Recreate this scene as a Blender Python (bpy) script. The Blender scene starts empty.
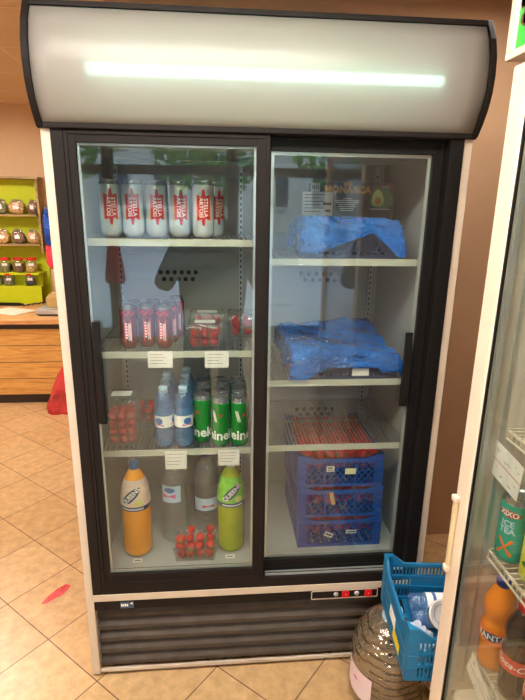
import bpy, bmesh, math, random
from mathutils import Vector, Matrix
random.seed(7)
PI = math.pi
S = bpy.context.scene
COL = S.collection
sin, cos = math.sin, math.cos

# ------------------------------------------------------------------ render look
S.view_settings.view_transform = 'Standard'
S.view_settings.look = 'None'
S.view_settings.gamma = 1
S.view_settings.exposure = 0.0
S.view_settings.use_curve_mapping = False
S.cycles.use_denoising = True
S.cycles.max_bounces = 14
S.cycles.transparent_max_bounces = 40
S.cycles.transmission_bounces = 10
S.cycles.glossy_bounces = 5
S.cycles.diffuse_bounces = 5
S.cycles.caustics_reflective = False
S.cycles.caustics_refractive = False
S.cycles.sample_clamp_indirect = 6.0

# ------------------------------------------------------------------ materials
def lin(c):
    return tuple(((v/255)/12.92 if v/255 <= .04045 else ((v/255+.055)/1.055)**2.4) for v in c) + (1,)

def mat(name, rgb, rough=.5, metal=0, var=.06, vscale=12, bump=0, bscale=60, trans=0, ior=1.45,
        spec=.5, coat=0, emit=0, alpha=1, sss=0):
    m = bpy.data.materials.new(name); m.use_nodes = True
    nt = m.node_tree; N = nt.nodes; L = nt.links
    b = N['Principled BSDF']
    b.inputs['Roughness'].default_value = rough
    b.inputs['Metallic'].default_value = metal
    b.inputs['IOR'].default_value = ior
    b.inputs['Specular IOR Level'].default_value = spec
    b.inputs['Transmission Weight'].default_value = trans
    b.inputs['Coat Weight'].default_value = coat
    b.inputs['Alpha'].default_value = alpha
    b.inputs['Subsurface Weight'].default_value = sss
    c = lin(rgb)
    tc = N.new('ShaderNodeTexCoord')
    no = N.new('ShaderNodeTexNoise'); no.inputs['Scale'].default_value = vscale; no.inputs['Detail'].default_value = 4
    L.new(tc.outputs['Object'], no.inputs['Vector'])
    cr = N.new('ShaderNodeValToRGB')
    cr.color_ramp.elements[0].position = .3; cr.color_ramp.elements[1].position = .7
    cr.color_ramp.elements[0].color = tuple(max(0, v*(1-var)) for v in c[:3]) + (1,)
    cr.color_ramp.elements[1].color = tuple(min(1, v*(1+var)) for v in c[:3]) + (1,)
    L.new(no.outputs['Fac'], cr.inputs['Fac'])
    L.new(cr.outputs['Color'], b.inputs['Base Color'])
    if emit:
        b.inputs['Emission Color'].default_value = c
        b.inputs['Emission Strength'].default_value = emit
    if bump:
        n2 = N.new('ShaderNodeTexNoise'); n2.inputs['Scale'].default_value = bscale; n2.inputs['Detail'].default_value = 3
        L.new(tc.outputs['Object'], n2.inputs['Vector'])
        bp = N.new('ShaderNodeBump'); bp.inputs['Strength'].default_value = bump; bp.inputs['Distance'].default_value = .01
        L.new(n2.outputs['Fac'], bp.inputs['Height']); L.new(bp.outputs['Normal'], b.inputs['Normal'])
    return m

def clearmat(name, tint=(255, 255, 255), f0=.04, rough=.0, milky=0, mcol=(230, 230, 230), bump=0, bscale=40):
    """thin clear sheet: see-through plus a fresnel reflection, with a little milky scatter"""
    m = bpy.data.materials.new(name); m.use_nodes = True
    nt = m.node_tree; N = nt.nodes; L = nt.links
    N.remove(N['Principled BSDF'])
    out = N['Material Output']
    tr = N.new('ShaderNodeBsdfTransparent'); tr.inputs['Color'].default_value = lin(tint)
    gl = N.new('ShaderNodeBsdfGlossy'); gl.inputs['Roughness'].default_value = rough
    gl.inputs['Color'].default_value = (1, 1, 1, 1)
    lw = N.new('ShaderNodeLayerWeight'); lw.inputs['Blend'].default_value = .5
    p = N.new('ShaderNodeMath'); p.operation = 'POWER'; p.inputs[1].default_value = 5
    L.new(lw.outputs['Facing'], p.inputs[0])
    ma = N.new('ShaderNodeMath'); ma.operation = 'MULTIPLY_ADD'; ma.inputs[1].default_value = 1-f0; ma.inputs[2].default_value = f0
    L.new(p.outputs[0], ma.inputs[0])
    mx = N.new('ShaderNodeMixShader')
    base = tr.outputs[0]
    if milky:
        df = N.new('ShaderNodeBsdfDiffuse'); df.inputs['Color'].default_value = lin(mcol)
        m2 = N.new('ShaderNodeMixShader'); dnode = df
        tc = N.new('ShaderNodeTexCoord'); no = N.new('ShaderNodeTexNoise'); no.inputs['Scale'].default_value = 9
        L.new(tc.outputs['Object'], no.inputs['Vector'])
        mm = N.new('ShaderNodeMath'); mm.operation = 'MULTIPLY'; mm.inputs[1].default_value = milky*2
        L.new(no.outputs['Fac'], mm.inputs[0]); L.new(mm.outputs[0], m2.inputs['Fac'])
        L.new(tr.outputs[0], m2.inputs[1]); L.new(df.outputs[0], m2.inputs[2])
        base = m2.outputs[0]
    L.new(ma.outputs[0], mx.inputs['Fac']); L.new(base, mx.inputs[1]); L.new(gl.outputs[0], mx.inputs[2])
    if bump:
        tc = N.new('ShaderNodeTexCoord'); n2 = N.new('ShaderNodeTexNoise'); n2.inputs['Scale'].default_value = bscale; n2.inputs['Distortion'].default_value = 1.5
        L.new(tc.outputs['Object'], n2.inputs['Vector'])
        bp = N.new('ShaderNodeBump'); bp.inputs['Strength'].default_value = bump; bp.inputs['Distance'].default_value = .02 if bump >= 1 else .01
        L.new(n2.outputs['Fac'], bp.inputs['Height']); L.new(bp.outputs['Normal'], gl.inputs['Normal'])
        if milky: L.new(bp.outputs['Normal'], df.inputs['Normal'])
    L.new(mx.outputs[0], out.inputs['Surface'])
    return m

def gridmat(name, size, ang, off, c1, c2, mortar, msize=.004, rough=.35, noise=18, nvar=.25, bump=0):
    m = bpy.data.materials.new(name); m.use_nodes = True
    nt = m.node_tree; N = nt.nodes; L = nt.links; b = N['Principled BSDF']
    b.inputs['Roughness'].default_value = rough
    tc = N.new('ShaderNodeTexCoord'); mp = N.new('ShaderNodeMapping')
    mp.inputs['Rotation'].default_value[2] = ang; mp.inputs['Location'].default_value = (off[0], off[1], 0)
    br = N.new('ShaderNodeTexBrick'); br.offset = 0; br.squash = 1
    br.inputs['Scale'].default_value = 1; br.inputs['Brick Width'].default_value = size; br.inputs['Row Height'].default_value = size
    br.inputs['Mortar Size'].default_value = msize; br.inputs['Mortar Smooth'].default_value = .1
    br.inputs['Color1'].default_value = lin(c1); br.inputs['Color2'].default_value = lin(c2); br.inputs['Mortar'].default_value = lin(mortar)
    L.new(tc.outputs['Object'], mp.inputs['Vector']); L.new(mp.outputs['Vector'], br.inputs['Vector'])
    no = N.new('ShaderNodeTexNoise'); no.inputs['Scale'].default_value = noise; no.inputs['Detail'].default_value = 6; no.inputs['Roughness'].default_value = .65
    L.new(tc.outputs['Object'], no.inputs['Vector'])
    cr = N.new('ShaderNodeValToRGB'); cr.color_ramp.elements[0].position = .32; cr.color_ramp.elements[1].position = .68
    a = 1-nvar; cr.color_ramp.elements[0].color = (a, a*.96, a*.9, 1); cr.color_ramp.elements[1].color = (1, 1, 1, 1)
    L.new(no.outputs['Fac'], cr.inputs['Fac'])
    mx = N.new('ShaderNodeMix'); mx.data_type = 'RGBA'; mx.blend_type = 'MULTIPLY'; mx.inputs['Factor'].default_value = 1
    L.new(br.outputs['Color'], mx.inputs['A']); L.new(cr.outputs['Color'], mx.inputs['B'])
    L.new(mx.outputs['Result'], b.inputs['Base Color'])
    return m

def woodmat(name, rgb, dark, axis=0, scale=3, rough=.5):
    m = bpy.data.materials.new(name); m.use_nodes = True
    nt = m.node_tree; N = nt.nodes; L = nt.links; b = N['Principled BSDF']; b.inputs['Roughness'].default_value = rough
    tc = N.new('ShaderNodeTexCoord'); mp = N.new('ShaderNodeMapping')
    sc = [14, 14, 14]; sc[axis] = 1.2; mp.inputs['Scale'].default_value = sc
    no = N.new('ShaderNodeTexNoise'); no.inputs['Scale'].default_value = scale; no.inputs['Detail'].default_value = 6; no.inputs['Distortion'].default_value = 1.2
    cr = N.new('ShaderNodeValToRGB'); cr.color_ramp.elements[0].color = lin(dark); cr.color_ramp.elements[1].color = lin(rgb)
    cr.color_ramp.elements[0].position = .35; cr.color_ramp.elements[1].position = .6
    L.new(tc.outputs['Object'], mp.inputs['Vector']); L.new(mp.outputs['Vector'], no.inputs['Vector'])
    L.new(no.outputs['Fac'], cr.inputs['Fac']); L.new(cr.outputs['Color'], b.inputs['Base Color'])
    return m

K = {}
K['white'] = mat('painted white steel', (200, 188, 172), .5)
K['louvre'] = mat('brown grey louvre metal', (66, 57, 49), .5, var=.25, vscale=20)
K['black'] = mat('dark brown plastic frame', (26, 21, 20), .6, var=.12, spec=.25)
K['blackr'] = mat('black plastic frame', (17, 16, 17), .6, var=.1, spec=.25)
K['deck'] = mat('grey cabinet liner', (168, 170, 168), .42, var=.06, vscale=5)
K['hole'] = mat('dark vent hole', (16, 16, 16), .8)
K['rail'] = mat('shelf rail plastic', (180, 182, 168), .45, var=.08)
K['wire'] = mat('shelf wire', (150, 152, 148), .35, .5)
K['card'] = mat('price card paper', (224, 222, 216), .7, var=.03)
K['ink'] = mat('ink', (70, 72, 80), .8)
K['redink'] = mat('red ink', (176, 110, 90), .8)
K['alu'] = mat('aluminium trim', (200, 204, 204), .35, .6)
K['glass'] = clearmat('door glass', (246, 250, 248), .05, 0, .004, (210, 215, 215))
K['clear'] = clearmat('clear shop window', (250, 255, 253), .04)
K['plastic'] = clearmat('clear punnet plastic', (240, 240, 238), .05, .08, .05, bump=.4, bscale=60)
K['bag'] = clearmat('clear bag', (245, 240, 232), .06, .15, .08, bump=.6, bscale=40)
K['film'] = clearmat('blue film', (0, 120, 245), .06, .13, .5, (0, 140, 255), bump=1.0, bscale=48)
K['pet'] = clearmat('clear bottle plastic', (226, 232, 234), .11, .04, .15, (205, 215, 222), bump=.5, bscale=45)
K['petblue'] = clearmat('pale blue bottle plastic', (190, 220, 245), .09, .05, .26, (130, 186, 236), bump=.5, bscale=60)
K['bigpet'] = clearmat('large jug plastic', (244, 238, 224), .09, .03, .14, (216, 204, 180), bump=.5, bscale=30)
K['biggroove'] = clearmat('jug groove refraction dark', (150, 132, 104), .12, .1, .30, (96, 80, 58))  # dark lines that refraction gives the ribs, put into the groove colour
K['jugwater'] = clearmat('jug water', (236, 226, 206), .05, .02, .10, (200, 188, 160))
K['diffuser'] = None
K['beer'] = mat('white beer can', (214, 222, 226), .25, .35, var=.03)
K['beerred'] = mat('can red', (196, 28, 36), .3, .1)
K['gold'] = mat('gold ink', (226, 166, 70), .5)
K['whiteink'] = mat('white ink', (238, 238, 236), .5)
K['silver'] = mat('can metal', (178, 182, 186), .25, .85)
K['darksilver'] = mat('dark can metal', (120, 112, 108), .3, .8)
K['green'] = mat('green can', (18, 142, 52), .25, .35)
K['dgreen'] = mat('dark green ink', (10, 84, 34), .3)
K['slim'] = mat('dark red can', (104, 12, 16), .3, .2, var=.35, vscale=60)
K['slimlab'] = mat('orange red can label', (240, 70, 44), .35, var=.25, vscale=90)
K['berry'] = mat('strawberry skin', (196, 22, 26), .3, var=.3, vscale=60, bump=.3, bscale=300, coat=.3)
K['leaf'] = mat('strawberry leaves', (112, 138, 66), .6, var=.25)
K['orangesoda'] = mat('orange soda', (236, 150, 18), .1, coat=.5, sss=.0, var=.04)
K['greensoda'] = mat('green soda', (156, 168, 30), .1, coat=.5, var=.05)
K['olabel'] = mat('orange soda label', (222, 196, 176), .4, var=.2, vscale=30)
K['glabel'] = mat('green soda label', (120, 190, 66), .4, var=.3, vscale=30)
K['navy'] = mat('navy ink', (30, 62, 106), .4)
K['blueink'] = mat('blue ink', (70, 110, 180), .4)
K['pinkink'] = mat('pink ink', (214, 110, 170), .4)
K['bluecap'] = mat('blue cap', (60, 128, 206), .35)
K['navycap'] = mat('dark blue cap', (34, 50, 140), .35)
K['palecap'] = mat('pale blue cap', (186, 212, 236), .35)
K['redcap'] = mat('red cap', (206, 20, 40), .35)
K['cola'] = mat('cola', (38, 20, 16), .08, coat=.5)
K['fanta'] = mat('orange drink', (232, 132, 18), .1, coat=.5)
K['redlabel'] = mat('red bottle label', (212, 60, 48), .4)
K['orlabel'] = mat('orange bottle label', (236, 120, 30), .4)
K['teal'] = mat('teal can', (52, 168, 146), .3, .2)
K['yellow'] = mat('yellow green can', (206, 204, 60), .35, var=.3, vscale=25)
K['crateblue'] = mat('cyan blue crate plastic', (18, 108, 156), .42, var=.06)
K['cratenavy'] = mat('blue crate plastic', (22, 66, 148), .45, var=.08)
K['crategrey'] = mat('dark crate plastic', (46, 56, 84), .5, var=.1)
K['carton'] = mat('black carton', (48, 50, 52), .6)
K['avoflesh'] = mat('avocado flesh print', (206, 214, 130), .6)
K['avostone'] = mat('avocado stone print', (176, 120, 50), .6)
K['cartgreen'] = mat('green print', (40, 120, 60), .6)
K['yellowink'] = mat('yellow ink', (240, 220, 20), .5)
K['lime'] = mat('lime green paint', (186, 196, 10), .6, var=.04)
K['wood'] = woodmat('pine planks', (222, 172, 96), (194, 138, 68))
K['woodtop'] = woodmat('counter wood', (212, 164, 108), (184, 130, 78))
K['greywood'] = woodmat('weathered wood', (176, 148, 96), (120, 98, 60))
K['darkband'] = mat('dark brown board', (52, 40, 36), .6)
K['jarglass'] = clearmat('jar glass', (236, 240, 236), .07, .02, .06)
K['jarlid'] = mat('red jar lid', (212, 34, 30), .35)
K['snack'] = mat('snack food', (206, 160, 90), .7, var=.5, vscale=40, bump=.8, bscale=60)
K['snack2'] = mat('dark dried food', (120, 76, 44), .7, var=.5, vscale=40, bump=.8, bscale=60)
K['herb'] = mat('dried herb', (120, 120, 72), .8, var=.4, vscale=60, bump=.8, bscale=60)
K['wallL'] = mat('wall paint lit tone', (206, 176, 140), .85, var=.02)  # the wall paint with its warm lighting put into the colour
K['wallB'] = mat('wall paint shaded tone', (172, 140, 110), .85, var=.03)  # same wall paint, its dimmer light put into a darker colour
K['redbag'] = clearmat('red carrier bag', (250, 120, 120), .05, .2, .4, (240, 84, 88), bump=.8, bscale=30)
K['redcloth'] = mat('red cloth', (170, 22, 40), .7)
K['pinkwrap'] = mat('pink red wrapper', (226, 60, 84), .4, var=.3, vscale=90)
K['foilblue'] = mat('blue snack wrapper', (34, 76, 168), .3, .3, var=.4, vscale=14)
K['paper'] = mat('paper', (230, 222, 204), .7)
K['asph'] = mat('pavement', (196, 192, 196), .9, var=.1, vscale=2)
K['facade'] = mat('pale facade', (208, 206, 200), .8)
K['window'] = mat('dark window glass', (60, 72, 88), .15)
K['tree'] = mat('tree leaves', (96, 140, 60), .7, var=.4, vscale=3)
K['bark'] = mat('bark', (86, 68, 52), .9, var=.3)
K['carpaint'] = mat('pale car paint', (190, 198, 206), .25, .2)
K['tyre'] = mat('tyre rubber', (20, 20, 20), .8)
K['signgreen'] = mat('green poster', (52, 178, 64), .35, var=.15, vscale=8)
K['signbrown'] = mat('brown poster print', (96, 74, 50), .5, var=.4, vscale=40)
K['fr_white'] = mat('cream white enamel', (224, 210, 190), .4, var=.03)
K['fr_liner'] = mat('pale fridge liner', (220, 210, 196), .45, var=.04)
K['skin'] = mat('skin', (196, 142, 112), .5, sss=.1)
K['coat'] = mat('dark jacket cloth', (30, 32, 38), .85, var=.2)
K['jeans'] = mat('dark trousers', (34, 40, 60), .9)
K['hair'] = mat('dark brown hair', (40, 28, 22), .6, bump=.6, bscale=120)
K['shoe'] = mat('shoe leather', (24, 22, 22), .5)
K['bluebadge'] = mat('blue badge', (58, 82, 110), .4)
K['redlamp'] = mat('red rocker switch', (190, 16, 22), .3, emit=.35)
K['lamp'] = mat('fluorescent tube', (200, 255, 240), .3, emit=10, var=0)
K['ceillamp'] = mat('ceiling lamp diffuser', (255, 244, 232), .4, emit=50, var=0)

def diffuser_material():
    m = bpy.data.materials.new('frosted canopy panel'); m.use_nodes = True
    nt = m.node_tree; N = nt.nodes; L = nt.links; N.remove(N['Principled BSDF'])
    d = N.new('ShaderNodeBsdfDiffuse'); t = N.new('ShaderNodeBsdfTranslucent'); g = N.new('ShaderNodeBsdfGlossy')
    tc = N.new('ShaderNodeTexCoord'); no = N.new('ShaderNodeTexNoise'); no.inputs['Scale'].default_value = 3
    L.new(tc.outputs['Object'], no.inputs['Vector'])
    cr = N.new('ShaderNodeValToRGB'); cr.color_ramp.elements[0].color = lin((172, 168, 162)); cr.color_ramp.elements[1].color = lin((184, 180, 174))
    L.new(no.outputs['Fac'], cr.inputs['Fac']); L.new(cr.outputs['Color'], d.inputs['Color'])
    t.inputs['Color'].default_value = lin((220, 222, 214)); g.inputs['Roughness'].default_value = .35
    tp = N.new('ShaderNodeBsdfRefraction'); tp.inputs['IOR'].default_value = 1.02; tp.inputs['Roughness'].default_value = .22
    tp.inputs['Color'].default_value = (1, 1, 1, 1)
    m1 = N.new('ShaderNodeMixShader'); m1.inputs['Fac'].default_value = .35
    L.new(d.outputs[0], m1.inputs[1]); L.new(t.outputs[0], m1.inputs[2])
    m2 = N.new('ShaderNodeMixShader'); m2.inputs['Fac'].default_value = .22
    L.new(m1.outputs[0], m2.inputs[1]); L.new(tp.outputs[0], m2.inputs[2])
    m3 = N.new('ShaderNodeMixShader'); m3.inputs['Fac'].default_value = .04
    L.new(m2.outputs[0], m3.inputs[1]); L.new(g.outputs[0], m3.inputs[2])
    L.new(m3.outputs[0], N['Material Output'].inputs['Surface'])
    return m
K['diffuser'] = diffuser_material()

# ------------------------------------------------------------------ mesh helpers
class MB:
    def __init__(s):
        s.v = []; s.f = []; s.mi = []; s.sm = []; s.mats = []
    def add(s, vs, fs, m, smooth=False, T=None):
        if m not in s.mats: s.mats.append(m)
        k = s.mats.index(m); n = len(s.v)
        for v in vs:
            v = Vector(v)
            s.v.append(T @ v if T is not None else v)
        for f in fs:
            s.f.append([i+n for i in f]); s.mi.append(k); s.sm.append(smooth)
        return s
    def box(s, x0, x1, y0, y1, z0, z1, m, T=None):
        vs = [(x, y, z) for x in (x0, x1) for y in (y0, y1) for z in (z0, z1)]
        return s.add(vs, [(0, 1, 3, 2), (4, 6, 7, 5), (0, 4, 5, 1), (2, 3, 7, 6), (0, 2, 6, 4), (1, 5, 7, 3)], m, False, T)
    def lathe(s, prof, m, n=24, c=(0, 0, 0), a0=0, a1=2*PI, smooth=True, cap=True, T=None):
        full = abs(a1-a0-2*PI) < 1e-6
        k = n if full else n+1
        vs = []; fs = []
        for r, z in prof:
            for i in range(k):
                a = a0+(a1-a0)*i/n
                vs.append((c[0]+r*cos(a), c[1]+r*sin(a), c[2]+z))
        for j in range(len(prof)-1):
            for i in range(n):
                i2 = (i+1) % k
                fs.append((j*k+i, j*k+i2, (j+1)*k+i2, (j+1)*k+i))
        if cap and full:
            fs.append(tuple(range(k))[::-1]); fs.append(tuple((len(prof)-1)*k+i for i in range(k)))
        return s.add(vs, fs, m, smooth, T)
    def cyl(s, p0, p1, r, m, n=10, r2=None, smooth=True):
        p0 = Vector(p0); p1 = Vector(p1); d = p1-p0; L_ = d.length
        q = d.to_track_quat('Z', 'Y').to_matrix().to_4x4(); q.translation = p0
        return s.lathe([(r, 0), (r if r2 is None else r2, L_)], m, n, smooth=smooth, T=q)
    def tube(s, pts, r, m, n=8):
        pts = [Vector(p) for p in pts]
        vs = []; fs = []
        for i, p in enumerate(pts):
            d = (pts[min(i+1, len(pts)-1)]-pts[max(i-1, 0)]).normalized()
            q = d.to_track_quat('Z', 'Y')
            for k in range(n):
                a = 2*PI*k/n
                vs.append(p+q @ Vector((r*cos(a), r*sin(a), 0)))
        for i in range(len(pts)-1):
            for k in range(n):
                fs.append((i*n+k, i*n+(k+1) % n, (i+1)*n+(k+1) % n, (i+1)*n+k))
        fs.append(tuple(range(n))[::-1]); fs.append(tuple((len(pts)-1)*n+k for k in range(n)))
        return s.add(vs, fs, m, True)
    def ball(s, c, r, m, n=12, sx=1, sy=1, sz=1):
        vs = [(c[0], c[1], c[2]-r*sz)]; fs = []; h = n//2
        for j in range(1, h):
            t = -PI/2+PI*j/h
            for i in range(n):
                a = 2*PI*i/n
                vs.append((c[0]+r*sx*cos(t)*cos(a), c[1]+r*sy*cos(t)*sin(a), c[2]+r*sz*sin(t)))
        vs.append((c[0], c[1], c[2]+r*sz)); e = len(vs)-1
        for i in range(n): fs.append((0, 1+(i+1) % n, 1+i))
        for j in range(h-2):
            for i in range(n):
                a = 1+j*n; fs.append((a+i, a+(i+1) % n, a+n+(i+1) % n, a+n+i))
        a = 1+(h-2)*n
        for i in range(n): fs.append((a+i, a+(i+1) % n, e))
        return s.add(vs, fs, m, True)
    def prism(s, poly, axis, a, b, m, smooth=False, T=None):
        """poly of 2D points extruded along axis from a to b"""
        def mk(p, t):
            return {'x': (t, p[0], p[1]), 'y': (p[0], t, p[1]), 'z': (p[0], p[1], t)}[axis]
        n = len(poly); vs = [mk(p, a) for p in poly]+[mk(p, b) for p in poly]
        fs = [tuple(range(n))[::-1], tuple(range(n, 2*n))]+[(i, (i+1) % n, n+(i+1) % n, n+i) for i in range(n)]
        return s.add(vs, fs, m, smooth, T)
    def build(s, name, parent=None, loc=None, bevel=0, rz=0):
        me = bpy.data.meshes.new(name)
        me.from_pydata([tuple(v) for v in s.v], [], s.f)
        for m in s.mats: me.materials.append(m)
        me.polygons.foreach_set('material_index', s.mi)
        me.polygons.foreach_set('use_smooth', s.sm)
        me.update()
        bm = bmesh.new(); bm.from_mesh(me); bmesh.ops.recalc_face_normals(bm, faces=bm.faces); bm.to_mesh(me); bm.free()
        o = bpy.data.objects.new(name, me); COL.objects.link(o)
        if parent is not None: o.parent = parent
        if loc is not None: o.location = loc
        o.rotation_euler.z = rz
        if bevel:
            b = o.modifiers.new('bevel', 'BEVEL'); b.width = bevel; b.segments = 2; b.limit_method = 'ANGLE'
        return o

def tag(o, label=None, cat=None, group=None, kind=None):
    if label: o['label'] = label
    if cat: o['category'] = cat
    if group: o['group'] = group
    if kind: o['kind'] = kind
    return o

def thing(name, label, cat, loc=(0, 0, 0), rz=0, group=None):
    o = bpy.data.objects.new(name, None); COL.objects.link(o); o.location = loc; o.rotation_euler.z = rz
    o.empty_display_size = .05
    return tag(o, label, cat, group)

def kids(o): return [c for c in bpy.data.objects if c.parent is o]
def dup(root, loc, rz=0, label=None, group=None, tree=None):
    def cp(o, parent):
        c = o.copy(); COL.objects.link(c); c.parent = parent
        for ch in tree.get(o.name, []): cp(ch, c)
        return c
    if tree is None:
        tree = {}
        for o in bpy.data.objects:
            if o.parent: tree.setdefault(o.parent.name, []).append(o)
    r = cp(root, None); r.location = loc; r.rotation_euler.z = rz
    if label: r['label'] = label
    if group: r['group'] = group
    return r

_tc = {}
def text_geo(s, size=1, bold=0, shear=0, fine=None):
    """triangulated flat lettering centred on the origin, in x/y"""
    key = (s, size, bold, shear, fine)
    if key in _tc: return _tc[key]
    cu = bpy.data.curves.new('lettering', 'FONT'); cu.body = s; cu.size = size; cu.offset = bold; cu.shear = shear
    cu.align_x = 'CENTER'; cu.align_y = 'CENTER'; cu.resolution_u = 2; cu.space_line = .85
    ob = bpy.data.objects.new('lettering', cu); COL.objects.link(ob)
    bpy.context.view_layer.update()
    me = bpy.data.meshes.new_from_object(ob.evaluated_get(bpy.context.evaluated_depsgraph_get()))
    bm = bmesh.new(); bm.from_mesh(me)
    bmesh.ops.triangulate(bm, faces=bm.faces)
    if fine:
        for _ in range(4):
            es = [e for e in bm.edges if e.calc_length() > fine]
            if not es: break
            bmesh.ops.subdivide_edges(bm, edges=es, cuts=1)
            bmesh.ops.triangulate(bm, faces=bm.faces)
    vs = [(v.co.x, v.co.y) for v in bm.verts]; bm.verts.index_update()
    fs = [tuple(v.index for v in f.verts) for f in bm.faces]
    bm.free(); bpy.data.objects.remove(ob); bpy.data.curves.remove(cu); bpy.data.meshes.remove(me)
    _tc[key] = (vs, fs); return _tc[key]

def text_flat(mb, s, size, m, origin, right=(1, 0, 0), up=(0, 0, 1), bold=0, shear=0, rot=0):
    vs, fs = text_geo(s, size, bold, shear); o = Vector(origin); r = Vector(right); u = Vector(up)
    c, n = cos(rot), sin(rot)
    mb.add([o+r*(x*c-y*n)+u*(x*n+y*c) for x, y in vs], fs, m)

def text_cyl(mb, s, size, m, R, z, a, bold=0, shear=0, rot=0, cx=0, cy=0):
    """lettering wrapped on a cylinder; a = angle the text centre faces (-pi/2 = towards -y)"""
    vs, fs = text_geo(s, size, bold, shear, .004)
    c, n = cos(rot), sin(rot); out = []
    for x, y in vs:
        X = x*c-y*n; Y = x*n+y*c; t = a+X/R
        out.append((cx+R*cos(t), cy+R*sin(t), z+Y))
    mb.add(out, fs, m)

def patch_cyl(mb, poly, m, R, z, a, n=10, rot=0):
    """convex polygon (x,y) wrapped on a cylinder"""
    cx = sum(p[0] for p in poly)/len(poly); cy = sum(p[1] for p in poly)/len(poly)
    vs = []; fs = []; k = len(poly); c, s_ = cos(rot), sin(rot)
    for j in range(1, n+1):
        for p in poly:
            vs.append((cx+(p[0]-cx)*j/n, cy+(p[1]-cy)*j/n))
    vs.append((cx, cy)); e = len(vs)-1
    for i in range(k): fs.append((e, i, (i+1) % k))
    for j in range(n-1):
        for i in range(k): fs.append((j*k+i, (j+1)*k+i, (j+1)*k+(i+1) % k, j*k+(i+1) % k))
    out = []
    for x, y in vs:
        X = x*c-y*s_; Y = x*s_+y*c; t = a+X/R
        out.append((R*cos(t), R*sin(t), z+Y))
    mb.add(out, fs, m, True)

def ell(rx, rz, n=24, cx=0, cz=0): return [(cx+rx*cos(2*PI*i/n), cz+rz*sin(2*PI*i/n)) for i in range(n)]
FRONT = -PI/2

# ------------------------------------------------------------------ camera (solved from the photograph)
def camera():
    yaw, pitch, roll = .09030, .27916, .01524
    fwd = Vector((sin(yaw)*cos(pitch), cos(yaw)*cos(pitch), -sin(pitch)))
    right = Vector((cos(yaw), -sin(yaw), 0)); up = right.cross(fwd)
    r2 = cos(roll)*right+sin(roll)*up; u2 = -sin(roll)*right+cos(roll)*up
    cd = bpy.data.cameras.new('camera'); cd.sensor_fit = 'HORIZONTAL'; cd.sensor_width = 36; cd.lens = 36*510/525
    cd.clip_start = .02; cd.clip_end = 200
    o = bpy.data.objects.new('camera', cd); COL.objects.link(o)
    M = Matrix((r2, u2, -fwd)).transposed().to_4x4(); M.translation = (.4395, -1.4232, 1.5828)
    o.matrix_world = M; S.camera = o
camera()

# ------------------------------------------------------------------ the room
XL, XR, YB, YF, ZC = -2.6, 2.05, 3.42, -4.6, 2.36
def struct(name, mb, **k):
    o = mb.build(name, **k); o['kind'] = 'structure'; return o
floor_m = gridmat('beige floor tiles', .2915, math.radians(41), (.2725, 0), (214, 180, 134), (205, 169, 121), (112, 86, 60), .0022, .32, 22, .30)
ceil_m = gridmat('ceiling tiles', .6, 0, (.1, .08), (206, 184, 160), (203, 181, 157), (222, 202, 180), .006, .9, 3, .05)
struct('floor', MB().box(XL-.1, XR+.1, YF-.1, YB+.1, -.1, 0, floor_m))
struct('ceiling', MB().box(XL-.1, XR+.1, YF-.1, YB+.1, ZC, ZC+.1, ceil_m))
struct('wall_left', MB().box(XL-.1, XL, YF, YB, 0, ZC, K['wallL']))
struct('wall_right', MB().box(XR, XR+.1, YF, YB, 0, ZC, K['wallB']))
struct('wall_far', MB().box(XL-.1, XR+.1, YB, YB+.1, 0, ZC, K['wallL']))
struct('wall_back', MB().box(.05, XR, .70, .82, 0, ZC, K['wallB']))
struct('wall_side', MB().box(.05, .17, .82, YB, 0, ZC, K['wallL']))
fw = MB()
fw.box(XL-.1, -1.42, YF-.15, YF, 0, ZC, K['wallB']); fw.box(-1.42, XR+.1, YF-.15, YF, 2.22, ZC, K['wallB'])
struct('wall_front', fw)
K['alud'] = mat('grey shopfront frame', (120, 124, 128), .5)
for i, (x0, x1, g) in enumerate([(-1.42, -.76, True), (-.76, .62, False), (.62, XR, True)]):
    mb = MB(); y0, y1 = YF-.12, YF-.05
    mb.box(x0, x0+.06, y0, y1, 0, 2.22, K['alud']); mb.box(x1-.06, x1, y0, y1, 0, 2.22, K['alud'])
    mb.box(x0+.06, x1-.06, y0, y1, 1.88, 1.98, K['alud']); mb.box(x0+.06, x1-.06, y0, y1, 2.16, 2.22, K['alud'])
    if g: mb.box(x0+.06, x1-.06, y0, y1, 0, .12, K['alud'])
    w = struct('window_%d' % (i+1) if g else 'door_1', mb)
    MB().box(x0+.06, x1-.06, YF-.09, YF-.084, 1.98, 2.16, K['clear']).build('transom_pane', w)
    if g: MB().box(x0+.06, x1-.06, YF-.09, YF-.084, .12, 1.88, K['clear']).build('window_pane', w)

# ceiling lamps out of view, some of them added as fill
def ceiling_lamp(x, y, w, d, label):
    t = thing('ceiling_or_fill_light', label, 'ceiling light', (x, y, ZC-.001))
    f = MB(); f.box(-w/2, w/2, -d/2, -d/2+.02, -.04, 0, K['white']); f.box(-w/2, w/2, d/2-.02, d/2, -.04, 0, K['white'])
    f.box(-w/2, -w/2+.02, -d/2+.02, d/2-.02, -.04, 0, K['white']); f.box(w/2-.02, w/2, -d/2+.02, d/2-.02, -.04, 0, K['white'])
    f.build('frame', t)
    MB().box(-w/2+.02, w/2-.02, -d/2+.02, d/2-.02, -.03, -.02, K['ceillamp']).build('diffuser', t)
ceiling_lamp(-1.5, 2.0, .6, .6, 'square ceiling light above the wooden counter')
ceiling_lamp(-1.2, -1.0, .6, .6, 'added square fill light in the middle of the shop')  # extra unseen panel, added to brighten the room
ceiling_lamp(.45, -2.9, 1.2, .3, 'long ceiling light near the shop entrance')
ceiling_lamp(.35, -.85, 1.2, .3, 'added long fill light above the refrigerators')  # unseen panel added to brighten the fridge front, gap and crate
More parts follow.
